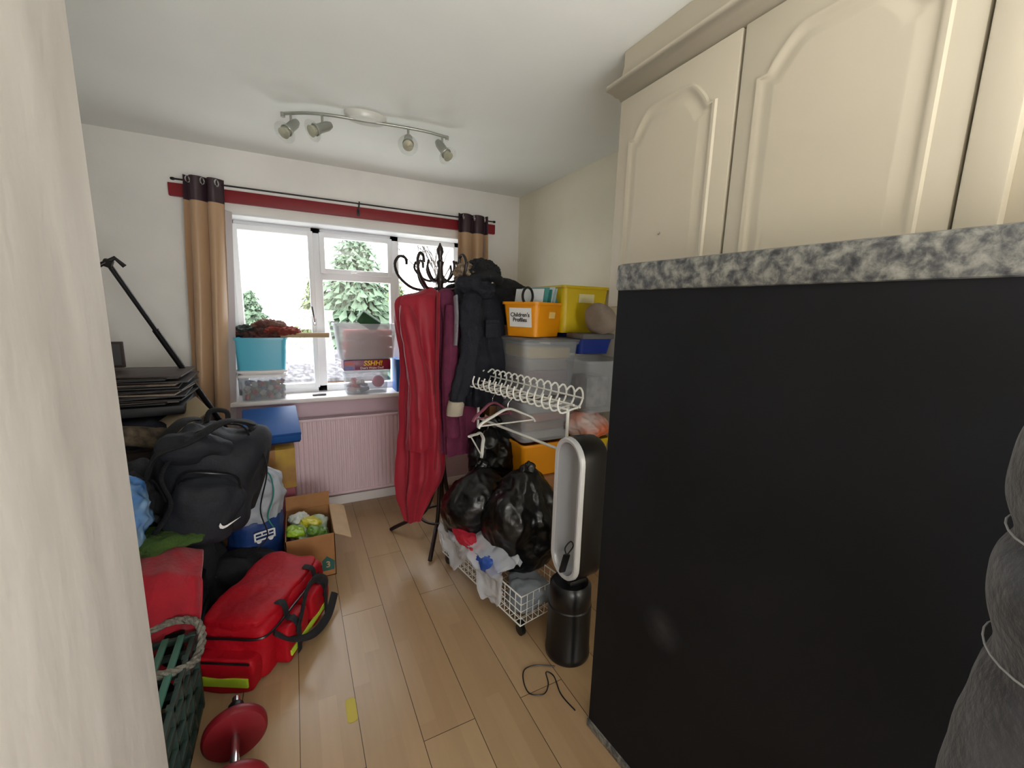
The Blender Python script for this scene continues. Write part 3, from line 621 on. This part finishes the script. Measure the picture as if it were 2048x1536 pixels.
# ---------------------------------------------------------------- windowsill items
SY=3.29
tt=mat('teal_tub',(96,200,226),.3,alpha=.75)
G2='tubs on the windowsill'
tub('clear_storage_tub','clear tub of small colourful toys on the windowsill','storage tub',(-.20,SY,.842),0,.27,.19,.155,clear,tp=.93,lid=white,group=G2)
tub('storage_tub','turquoise plastic tub on the windowsill stack','storage tub',(-.198,SY,1.045),0,.30,.19,.215,tt,tp=.9,group=G2)
tub('storage_tray','shallow white plastic tray between the tubs','tray',(-.20,SY,1.016),0,.28,.185,.026,whitep,group=G2)
tc_=[(160,46,40),(46,46,52),(156,126,84),(68,92,50),(170,170,164),(120,46,70),(46,76,130),(92,60,46)]
for i in range(40):
    m=M()
    if i%2: m.box((0,0,0),(.035,.03,.03),bev=.006)
    else: m.lathe([(0,-.018),(.014,-.016),(.017,0),(.012,.016),(0,.018)],(0,0,0),14)
    single(m,'toy_block',mat('toy%d'%(i%8),tc_[i%8],.5),'small colourful toy piece in the clear tub','toy',(-.305+.225*((i*7)%10)/10+.01,SY-.07+.11*((i*3)%4)/4,.866+.028*(i//10)),(random.random(),random.random(),random.random()*3),group='toy pieces in the clear tub')
cl=mat('mixed_cloth',(100,50,42),.9,col2=(54,46,44),scale=12,bump=.4)
for i,(x,y,z,r,c) in enumerate(((-.20,SY,1.285,(.17,.09,.03),cl),(-.10,SY-.02,1.30,(.14,.08,.025),mat('rust_cloth',(124,50,38),.9,bump=.4)),(-.28,SY,1.30,(.09,.07,.025),mat('dark_green_cloth',(36,46,40),.9,bump=.4)),(-.14,SY,1.335,(.10,.06,.03),mat('brown_cloth',(92,50,44),.9,col2=(130,102,90),scale=20,bump=.4)))):
    m=M().blob((0,0,0),r,sub=5,amp=.035,freq=20,crum=.05,cf=18,seed=i+3); single(m,'crumpled_clothing',c,'crumpled knitted garment piled on the turquoise tub','clothing',(x,y,z),group='clothes on the turquoise tub')
m=M().cyl((-.15,0,0),(.15,0,.0),.017,seg=20); single(m,'wooden_roll',mat('pale_wood',(180,154,118),.7),'pale wooden rolling cylinder resting on the clothes','roll',(.07,SY-.06,1.275))
tub('clear_storage_tub','clear tub with pink toys at the bottom of the stack','storage tub',(.465,SY,.842),0,.31,.19,.16,clear,tp=.93,lid=clear2,group=G2)
m=M().blob((0,0,0),(.045,.045,.045),sub=4); single(m,'pink_ball',mat('pink_ball',(220,80,136),.4),'bright pink ball in the clear tub','ball',(.55,SY-.04,.925))
for i in range(8):
    m=M().box((0,0,0),(.07,.04,.03),bev=.012,seg=3); single(m,'toy_piece',mat('toyp%d'%(i%4),[(200,180,186),(190,54,74),(210,205,205),(110,120,140)][i%4],.5),'pastel plastic toy piece in the clear tub','toy',(.36+.03*(i%4),SY-.04+.05*(i//4),.87+.028*(i%3)),(0,.3,i),group='pastel toys in the clear tub')
t=thing('board_game_box','purple and red board game box with bold yellow lettering','game box',(.47,SY,1.022))
M().b2((-.165,-.10,0),(.165,.09,.073),bev=.003).obj('box_lid',mat('game_purple',(70,26,104),.35,col2=(150,34,44),scale=6),parent=t)
M().b2((-.162,-.102,.004),(-.09,-.1,.066)).obj('picture_patch',mat('game_patch',(70,120,190),.4,col2=(200,90,60),scale=30),parent=t,smooth=False)
text('SSHH!',.050,mat('game_yellow',(245,205,40),.5),t,(.035,-.1035,.048),(pi/2,0,0),shear=.2,bold=.001)
text("Don't Wake Dad!",.023,pap,t,(.03,-.1035,.015),(pi/2,0,0),bold=.0004)
tub('clear_storage_tub','milky clear tub filled with pink papers','storage tub',(.475,SY,1.098),0,.44,.2,.26,clear2,tp=.86,group=G2)
for i in range(5):
    m=M().box((0,0,0),(.33,.15,.038),bev=.01,seg=3); single(m,'pink_paper_bundle',mat('pinkpap%d'%(i%2),[(232,124,116),(218,94,88)][i%2],.8),'folded pink paper bundle in the tub','papers',(.49,SY,1.125+i*.042),(0,.06*(i%2),.05*(i%3)),group='pink papers in the milky tub')
m=M().box((0,0,0),(.15,.10,.09),rot=(.2,.6,0),bev=.01); single(m,'green_parcel',mat('green_card',(30,72,38),.8),'small dark green parcel on top of the papers','parcel',(.50,SY,1.375))
m=M().b2((0,-.08,0),(.035,.08,.25),bev=.003); single(m,'blue_folder',mat('blue_card',(20,100,180),.5),'bright blue ring folder standing on the windowsill','folder',(.68,SY,.841))
m=M().box((0,0,0),(.09,.03,.008),bev=.002); single(m,'black_pen_case',blackp,'small flat black item on the windowsill','pen',(.14,3.26,.846))
# ---------------------------------------------------------------- left pile
dkw=mat('dark_chest_wood',(48,34,30),.6,var=.2,stretch=(1,8,8))
t=thing('chest_of_drawers','dark wooden chest of drawers under the stacked papers','drawers',(-.80,2.82,0))
M().b2((-.33,-.33,0),(.33,.33,.8),bev=.006).obj('body',dkw,parent=t)
for k in range(3):
    d=M().b2((-.31,-.345,.04+k*.25),(.31,-.33,.27+k*.25),bev=.004).obj('drawer',dkw,parent=t)
    for x in (-.18,.18): M().blob((x,-.36,.155+k*.25),(.015,.015,.015),sub=2).obj('knob',nick,parent=d)
m=M().blob((0,0,.06),(.30,.22,.075),k=3.2,sub=5,amp=.04,freq=7,crum=.02,cf=10); single(m,'navy_blanket',navyf,'folded navy fabric under the folders','blanket',(-.78,2.66,.80))
t=thing('woven_cushion','fringed cream and brown woven cushion','cushion',(-.62,2.44,.80))
M().blob((0,0,.05),(.14,.05,.05),k=3,sub=4,amp=.02,freq=12,rot=(0,.2,.3)).obj('cushion_body',mat('woven_brown',(46,40,36),.9,col2=(108,94,76),scale=26,bump=.5),parent=t)
m=M().b2((-.27,-.2,0),(.27,.2,.045),bev=.008); single(m,'black_box_file',mat('black_card',(18,18,22),.5),'flat black box lying on the blanket','box',(-.77,2.66,.94),.05)
sc=[(28,25,26),(90,80,72),(38,33,33),(44,38,38),(32,30,32),(136,122,104),(38,33,34),(32,30,32),(50,44,42),(28,25,26),(116,102,88),(40,34,34),(32,30,32),(44,36,34),(52,40,36)]
for i in range(15):
    m=M().box((0,0,.005),(.48+.02*(i%3),.36,.008),bev=.002)
    single(m,'document_wallet',mat('wallet%d'%i,sc[i],.5,bump=.3,bscale=20),'thin dark document wallet in a loose stack','folder',(-.785+.016*((i*5)%4),2.66+.01*((i*7)%3),.987+i*.0095),(.012*((i*2)%3-1),.014*((i%3)-1),.06*((i*3)%5-2)*.6),group='stacked document wallets')
m=M().box((0,0,0),(.2,.14,.012),rot=(.5,-.6,.3),bev=.003); single(m,'cream_board',mat('cream_board',(164,148,120),.7),'cream board leaning at the end of the stack','board',(-.50,2.50,.92))
t=thing('picture_frame','small dark picture frame standing on the stack','picture frame',(-.82,2.78,1.14))
M().b2((-.05,-.01,0),(.05,.01,.13),bev=.003).obj('frame',dkw,parent=t); M().b2((-.04,-.012,.012),(.04,-.01,.118)).obj('picture',mat('grey_print',(70,68,70),.5),parent=t,smooth=False)
# black pole
t=thing('telescopic_pole','black metal telescopic pole leaning in the corner','pole',(-.30,3.04,.48))
def pl(p): return tuple(Vector(p)-Vector((-.30,3.04,.48)))
M().cyl(pl((-.735,2.60,1.64)),pl((-.30,3.04,.48)),.011,seg=14).cyl(pl((-.62,2.716,1.333)),pl((-.30,3.04,.48)),.015,seg=14).obj('tube',black,parent=t)
M().tube([pl((-.80,2.58,1.60)),pl((-.76,2.59,1.63)),pl((-.71,2.6,1.665)),pl((-.68,2.61,1.63))],.010,10).box(pl((-.735,2.6,1.64)),(.035,.03,.035),rot=(.3,.4,0),bev=.008).obj('bracket',blackp,parent=t)
# boxes by radiator
t=carton('cardboard_box','pink printed cardboard carton beside the radiator',(-.17,2.95,0),0,.25,.3,.36,mat('pink_card',(146,74,88),.7,var=.1))
t=carton('cardboard_box','yellow printed cardboard carton supporting the blue box file',(-.17,2.93,.362),.04,.26,.3,.25,mat('yellow_card',(186,154,44),.7,col2=(152,110,68),scale=5))
t=thing('box_file','bright blue box file lying tilted on a carton','box file',(-.155,2.93,.735),(math.radians(22),0,.08))
M().b2((-.15,-.15,-.032),(.15,.15,.032),bev=.003).obj('file_case',mat('bright_blue_card',(24,84,156),.5,var=.05),parent=t)
M().b2((-.152,-.152,.018),(.152,.152,.021)).obj('lid_seam',mat('seam_blue',(14,60,120),.6),parent=t,smooth=False)
M().b2((-.145,-.145,-.045),(.145,.145,-.031)).obj('base',mat('navy_card',(20,40,90),.6),parent=t,smooth=False)
# open cardboard box
t=thing('open_cardboard_box','open cardboard box with a teal number three filled with bags','box',(.02,2.51,0))
m=M(); w,d,h,e=.12,.19,.25,.004
m.b2((-w,-d,0),(w,-d+e,h)).b2((-w,d-e,0),(w,d,h)).b2((-w,-d,0),(-w+e,d,h)).b2((w-e,-d,0),(w,d,h)).b2((-w,-d,0),(w,d,e))
m.obj('box_walls',card,parent=t,smooth=False)
cardl=mat('cardboard_light',(180,152,118),.85,var=.05)
M().grid(lambda u,v:(w+.085*v,-d+2*d*u,h-.045*v+.02*math.sin(v*2)*u),6,6).obj('flap',cardl,parent=t,solid=.003)
M().grid(lambda u,v:(-w+2*w*u,d+.02*v,h+.08*v),4,4).obj('flap',card,parent=t,solid=.003)
tealp=mat('teal_ink',(40,120,110),.6)
M().poly([(.035,0),(.095,0),(.10,.05),(.06,.085),(.035,.06)],0,.001).obj('printed_patch',mat('teal_patch',(44,92,84),.7),parent=t,loc=(0.015,-d-.0006,.035),rot=(pi/2,0,0),smooth=False)
text('3',.05,cardl,t,(.08,-d-.003,.07),(pi/2,0,0),bold=.001)
m=M(); m.blob((0,0,.05),(.10,.16,.06),sub=5,crum=.05,cf=12,amp=.03,k=2.6)
single(m,'carrier_bag',mat('white_green_bag',(186,192,184),.4,col2=(90,140,30),scale=9),'crumpled white and green plastic bags in the open box','plastic bag',(.01,2.50,.13),ang=180)
for i,(x,y,z,c) in enumerate(((-.05,2.44,.235,(140,176,40)),(.03,2.50,.245,(196,188,60)),(-.03,2.56,.25,(186,192,182)),(.05,2.42,.23,(90,130,46)))):
    m=M().blob((0,0,0),(.045,.05,.022),k=3.5,sub=4,crum=.02,cf=25,seed=i+30); single(m,'snack_packet',mat('packet%d'%i,c,.35),'crumpled shiny packet on top of the bags','packet',(x,y,z),(.3*(i%2),.4-.3*i,i),group='packets in the open box',ang=180)
# sleeping bag
t=thing('sleeping_bag','blue and pale grey sleeping bag sack with camper van print','sleeping bag',(-.24,2.50,0))
pg=mat('pale_grey_nylon',(160,166,174),.5,var=.06,bump=.3,bscale=30); bn=mat('blue_nylon',(24,56,116),.5,var=.1,bump=.3,bscale=30)
M().loft([(0,0,0,.10,.10,0),(0,0,.05,.125,.12,.02),(0,0,.2,.13,.13,.02),(0,0,.36,.13,.13,.02)],40,30,6,4,.01,10).obj('blue_section',bn,parent=t)
M().loft([(0,0,.355,.131,.131,.02),(0.01,0,.45,.135,.13,.06),(.02,0,.54,.115,.11,.09),(0.01,0,.61,.06,.06,.14),(0,0,.63,.02,.02,.1)],64,40,9,5,.025,12).obj('grey_section',pg,parent=t)
M().tube(smooth_path([(.04,-.02,.62),(.09,-.10,.6),(.10,-.13,.5),(.07,-.15,.4),(.09,-.14,.33)],24),.004,6).obj('drawstring',tealp,parent=t)
m=M()
for a,b in (((-.05,.0),(.05,.008)),((-.05,.0),(-.042,.045)),((.042,.0),(.05,.045)),((-.045,.04),(.045,.048)),((-.05,.022),(.05,.027)),((-.015,.022),(-.01,.045)),((.015,.022),(.02,.045))):
    m.b2((a[0],0,a[1]),(b[0],.004,b[1]))
for x in (-.028,.028): m.cyl((x,0,-.002),(x,.004,-.002),.011,seg=16)
m.obj('van_print',pap,parent=t,loc=(.05,-.142,.27),rot=(0,0,.35),smooth=False)
# black bags
m=M().blob((0,0,.12),(.17,.12,.13),k=2.6,sub=5,amp=.04,freq=7,crum=.02,cf=10,seed=3); single(m,'black_holdall',blackf,'soft black fabric holdall on the floor','bag',(-.30,2.30,0))
m=M().blob((0,0,.23),(.22,.17,.24),k=3,sub=5,amp=.05,freq=6,crum=.02,cf=10,seed=6); single(m,'black_holdall',blackf,'large black holdall beneath the backpack','bag',(-.60,2.30,0))
t=thing('tangled_straps','tangle of black webbing straps and bag','bag',(-.66,2.16,.47))
M().blob((0,0,.16),(.11,.11,.2),k=2.5,sub=5,amp=.05,freq=8,crum=.03,cf=12,seed=8).obj('bag_body',blackf,parent=t)
M().tube(smooth_path([(.06,-.09,.34),(.12,-.13,.28),(.08,-.14,.2),(.14,-.12,.12),(.08,-.13,.02)],30),.012,8,flat=.25).tube(smooth_path([(0,-.1,.3),(.07,-.14,.22),(.12,-.1,.3),(.16,-.1,.2)],30),.012,8,flat=.25).obj('strap',blackf,parent=t)
# backpack
bp_=mat('backpack_nylon',(20,23,32),.75,var=.1,scale=20,bump=.2,bscale=120)
t=thing('backpack','slumped black school backpack with a white swoosh logo','backpack',(-.40,2.16,.46),(-.10,.17,.15))
def slump(p,d):
    z=p.z/.27
    return Vector((p.x*(1.07-.14*z)+.04*max(0,z), p.y*(1+.18*(1-z)), p.z-.045*max(0,z)*(1+math.sin(d.x*5))))
M().blob((0,.02,.27),(.165,.115,.27),k=3.0,sub=5,amp=.10,freq=5,crum=.022,cf=5,seed=4,fn=slump).obj('main_compartment',bp_,parent=t)
M().blob((-.01,-.11,.16),(.135,.06,.15),k=3.2,sub=5,amp=.05,freq=7,crum=.012,cf=8,seed=5,rot=(.1,.15,0)).obj('front_pocket',bp_,parent=t)
M().blob((-.06,-.08,.39),(.125,.085,.075),k=2.4,sub=5,amp=.07,freq=8,crum=.02,cf=7,seed=7,rot=(0,.4,0)).obj('top_pocket',bp_,parent=t)
M().tube(smooth_path([(-.125,-.125,.22),(-.10,-.155,.30),(-.01,-.172,.305),(.08,-.155,.28),(.11,-.13,.20)],30),.004,6).tube(smooth_path([(-.15,-.05,.36),(-.11,-.13,.45),(0,-.12,.50),(.09,-.09,.49),(.14,-.05,.40)],30),.004,6).obj('zip',blackp,parent=t)
M().tube(smooth_path([(-.04,.05,.49),(-.03,.05,.54),(.03,.05,.54),(.04,.05,.49)],16),.011,8).obj('grab_handle',blackf,parent=t)
for s_ in (1,-1): M().tube(smooth_path([(s_*.08,.07,.50),(s_*.13,.0,.49),(s_*.185,-.05,.40),(s_*.195,.0,.26),(s_*.17,.05,.08)],30),.028,10,flat=.35).obj('shoulder_strap',blackf,parent=t)
M().tube(smooth_path([(.12,-.06,.50),(.02,-.15,.52),(-.09,-.17,.44),(-.19,-.14,.38),(-.22,-.09,.26)],30),.028,10,flat=.35).tube(smooth_path([(.15,-.08,.44),(.20,-.10,.30),(.19,-.11,.12),(.23,-.12,.0),(.19,-.14,-.05)],30),.010,8,flat=.3).tube(smooth_path([(-.12,-.13,.42),(-.17,-.17,.30),(-.13,-.18,.18),(-.18,-.16,.05)],30),.012,8,flat=.3).obj('loose_strap',blackf,parent=t)
sw=[(-.03,.014),(-.036,.002),(-.034,-.008),(-.024,-.014),(-.01,-.012),(.045,.014),(-.008,-.003),(-.018,-.004),(-.024,.0),(-.027,.006)]
M().rings([[(x,0,z) for x,z in sw],[(x,-.003,z) for x,z in sw]]).obj('logo',pap,parent=t,loc=(.07,-.180,.09),rot=(0,-.2,.2),smooth=False)
# red medical bag
hv=mat('hi_vis',(176,206,54),.4); ta=-math.radians(28.7)
t=thing('first_aid_bag','bright red nylon medical holdall with black straps','bag',(-.17,1.97,0),ta)
M().blob((0,.0,.12),(.142,.245,.12),k=9,sub=6,amp=.018,freq=6,crum=.007,cf=9,seed=2).obj('bag_body',red,parent=t)
M().blob((-.008,.01,.232),(.136,.238,.028),k=6,sub=6,amp=.016,freq=7,crum=.007,cf=9,seed=3).obj('lid_flap',red,parent=t)
M().blob((0,-.262,.075),(.118,.034,.073),k=7,sub=5,amp=.012,freq=12,seed=5).obj('end_pocket',red,parent=t)
M().blob((.155,-.09,.10),(.035,.085,.08),k=7,sub=5,amp=.010,freq=12,seed=7).obj('side_pocket',red,parent=t)
M().blob((.155,.10,.10),(.035,.08,.08),k=7,sub=5,amp=.010,freq=12,seed=8).obj('side_pocket',red,parent=t)
M().b2((-.1,-.3025,.035),(.1,-.294,.072),bev=.003).obj('end_reflective_strip',hv,parent=t)
M().b2((.186,-.16,.05),(.194,.16,.075),bev=.002).obj('side_reflective_strip',hv,parent=t)
M().tube(smooth_path([(-.13,-.2,.205),(-.11,-.248,.2),(.0,-.252,.2),(.11,-.248,.2),(.146,-.2,.2),(.15,-.05,.2),(.15,.1,.2),(.14,.22,.205)],60),.005,6).tube([(-.11,-.299,.135),(.11,-.299,.135)],.004,6).obj('zip',blackp,parent=t)
for y in (-.11,.13):
    M().tube(smooth_path([(.10,y,.262),(.142,y,.250),(.155,y,.19),(.175,y,.188),(.199,y,.15),(.198,y,.03)],40),.017,8,flat=.15).obj('webbing',blackf,parent=t)
M().tube(smooth_path([(.195,-.11,.13),(.21,-.10,.2),(.20,-.03,.26),(.20,.05,.26),(.21,.12,.2),(.195,.13,.12)],40),.016,8,flat=.35).tube(smooth_path([(.15,-.2,.19),(.20,-.16,.13),(.225,-.05,.06),(.22,.1,.03),(.2,.22,.06)],40),.018,8,flat=.3).obj('carry_handle',blackf,parent=t)
# crate with red cushion and green fleece
t=thing('black_crate','black plastic folding crate with slatted sides','crate',(-.64,1.93,0))
m=M().shell(.46,.40,.30,.98,.02,rim=.006)
m.obj('crate_body',blackp,parent=t)
m=M()
for i in range(5): m.b2((.222,-.19,.04+i*.05),(.236,.19,.06+i*.05),bev=.002)
m.obj('side_ribs',blackp,parent=t)
rv=mat('red_velvet',(160,8,32),.85,var=.1,sheen=.3,bump=.3,bscale=60); gf=mat('green_fleece',(62,88,34),.95,var=.15,scale=20,bump=.8,bscale=100)
def vel(u,v):
    x=-.74+.36*u
    s=v*.60
    y=1.97-s if s<.16 else 1.97-.16-.06*math.sin(min(1,(s-.16)/.12)*pi/2)-.10*(s-.16)
    z=.52-.10*max(0,s-.05)-(.80*max(0,s-.18) if s>.18 else 0)
    g=noise.noise(Vector((u*3,v*3,1)))*.04+noise.noise(Vector((u*8,v*5,4)))*.018
    f=math.sin(u*11+2*v+1.5*g*20)*.014*(.3+v)
    z-=.09*max(0,u-.75)*4*(.5+.5*v)
    return (x+.02*math.sin(v*4)*u,y-g-f,z+g*.7)
m=M().grid(vel,60,60); single(m,'red_velvet_blanket',rv,'crimson velvet blanket draped over the crate','blanket',solid=.008,ang=80)
m=M().blob((0,0,.10),(.14,.11,.095),k=3,sub=4,amp=.02,freq=6,seed=12); single(m,'cushion',mat('cream_piped_cushion',(176,160,136),.9,bump=.4),'cream cushion beneath the crimson velvet blanket','cushion',(-.58,1.92,.295))
m=M().blob((0,0,.03),(.15,.09,.028),k=2.6,sub=5,amp=.03,freq=10,crum=.02,cf=14,seed=14); single(m,'green_fleece_blanket',gf,'green fleece blanket folded over the crate','blanket',(-.53,2.0,.50))
m=M().blob((0,0,.06),(.09,.05,.12),k=2.5,sub=5,crum=.04,cf=12,seed=16); single(m,'carrier_bag',mat('grey_film',(180,180,186),.4,alpha=.9),'crumpled grey white plastic bag','plastic bag',(-.62,1.72,.52),ang=180)
m=M().blob((0,0,.12),(.07,.09,.14),k=2.6,sub=5,crum=.04,cf=10,seed=18); single(m,'carrier_bag',mat('blue_white_bag',(18,100,180),.35,col2=(150,184,214),scale=7),'bright blue and white plastic carrier bag','plastic bag',(-.61,1.98,.55),ang=180)
# teal crate near wall end
gp=mat('teal_crate',(70,116,100),.5); 
t=thing('slatted_crate','dark green slatted plastic crate','crate',(-.56,1.47,0))
m=M()
for z in (.0,.075,.15,.225,.285):
    m.b2((-.19,-.22,z),(.19,-.205,z+.022),bev=.003).b2((-.19,.205,z),(.19,.22,z+.022),bev=.003).b2((-.19,-.22,z),(-.175,.22,z+.022),bev=.003).b2((.175,-.22,z),(.19,.22,z+.022),bev=.003)
for x in (-.18,0,.18):
    for y in (-.212,.212): m.b2((x-.012,y-.01,0),(x+.012,y+.01,.31),bev=.002)
for y in (-.1,.0,.1): m.b2((.17,y-.010,0),(.19,y+.010,.31),bev=.002)
m.b2((-.18,-.21,.0),(.18,.21,.01)); m.obj('crate_slats',mat('crate_dark',(44,62,56),.5),parent=t)
m=M()
for i in range(7): m.box((.15-.045*i,0,.312),(.02,.42,.012),bev=.003)
m.obj('crate_lid',gp,parent=t)
rope=mat('rope',(140,135,122),.9,col2=(96,92,84),scale=60,bump=1,bscale=90)
t=thing('rope_handle','thick grey rope handle looped over the crate','rope',(-.42,1.60,.32))
def twist(path,r,m):
    n=len(path)
    for q in range(3):
        pts=[]
        for i,p in enumerate(path):
            a=i*.55+q*2*pi/3; tn=(path[min(i+1,n-1)]-path[max(i-1,0)]).normalized(); nx=tn.cross(Vector((0,0,1)))
            nx=nx.normalized() if nx.length>.1 else Vector((1,0,0)); ny=tn.cross(nx)
            pts.append(p+nx*r*.55*math.cos(a)+ny*r*.55*math.sin(a))
        m.tube(pts,r*.62,6)
m=M(); twist(smooth_path([(-.1,.10,.02),(-.02,.12,.03),(.05,.10,.02),(.075,.04,-.01),(.065,-.04,-.03),(.02,-.09,-.01),(-.05,-.1,.01)],60),.012,m)
m.obj('rope_loop',rope,parent=t)
# dumbbell
t=thing('dumbbell','red plate dumbbell with chrome bar lying on the floor','dumbbell',(-.235,1.35,.092),.08)
rm=mat('dumbbell_red',(116,10,24),.45,var=.08)
M().cyl((0,-.2,0),(0,.215,0),.013,seg=20).obj('bar',chrome,parent=t)
rot=Euler((-pi/2,0,0)).to_matrix()
for y in (.075,-.13):
    M().lathe([(0,-.02),(.07,-.02),(.085,-.017),(.092,-.008),(.092,.008),(.085,.017),(.07,.02),(.055,.014),(.03,.016),(0,.016)],(0,y,0),44,mt=rot).obj('weight_plate',rm,parent=t)
M().lathe([(0,-.01),(.024,-.01),(.026,0),(.024,.012),(0,.012)],(0,.11,0),6,mt=rot).lathe([(0,-.01),(.024,-.01),(.026,0),(.024,.012),(0,.012)],(0,.17,0),12,mt=rot).obj('collar',black,parent=t)
# floor sticker
m=M(); m.rings([[(x,y,z) for x,y in rr(.036,.105,.015)] for z in (.0,.0012)]); single(m,'yellow_sticker',mat('yellow_tape',(190,172,64),.6),'faded yellow tape sticker on the laminate floor','sticker',(.114,1.43,.0003))
# ---------------------------------------------------------------- lights
w=bpy.data.worlds.new('world'); S.world=w; w.use_nodes=True; bg=w.node_tree.nodes['Background']; bg.inputs[0].default_value=(.95,.975,1,1); bg.inputs[1].default_value=5
def area(loc,rot,sx,sy,p,col,portal=False):
    l=bpy.data.lights.new('area_light','AREA'); l.shape='RECTANGLE'; l.size=sx; l.size_y=sy; l.energy=p; l.color=col
    o=bpy.data.objects.new('area_light',l); COL.objects.link(o); o.location=loc; o.rotation_euler=rot
    if portal: l.cycles.is_portal=True
    return o
area(((wx0+wx1)/2,3.50,(wz0+wz1)/2),(-pi/2,0,0),wx1-wx0,wz1-wz0,1,(1,1,1),True)
area((.6,-1.45,1.2),(pi/2+.62,0,0),1.7,1.7,66,(1,.99,.975))  # unseen fill added behind the camera, tilted up to brighten ceiling and back wall
area((.5,-.9,2.36),(0,0,0),1.0,.8,3,(1,.97,.93))  # weak warm fill added below the ceiling behind the camera, no visible fitting
S.view_settings.view_transform='Standard'; S.view_settings.look='None'; S.view_settings.exposure=.68
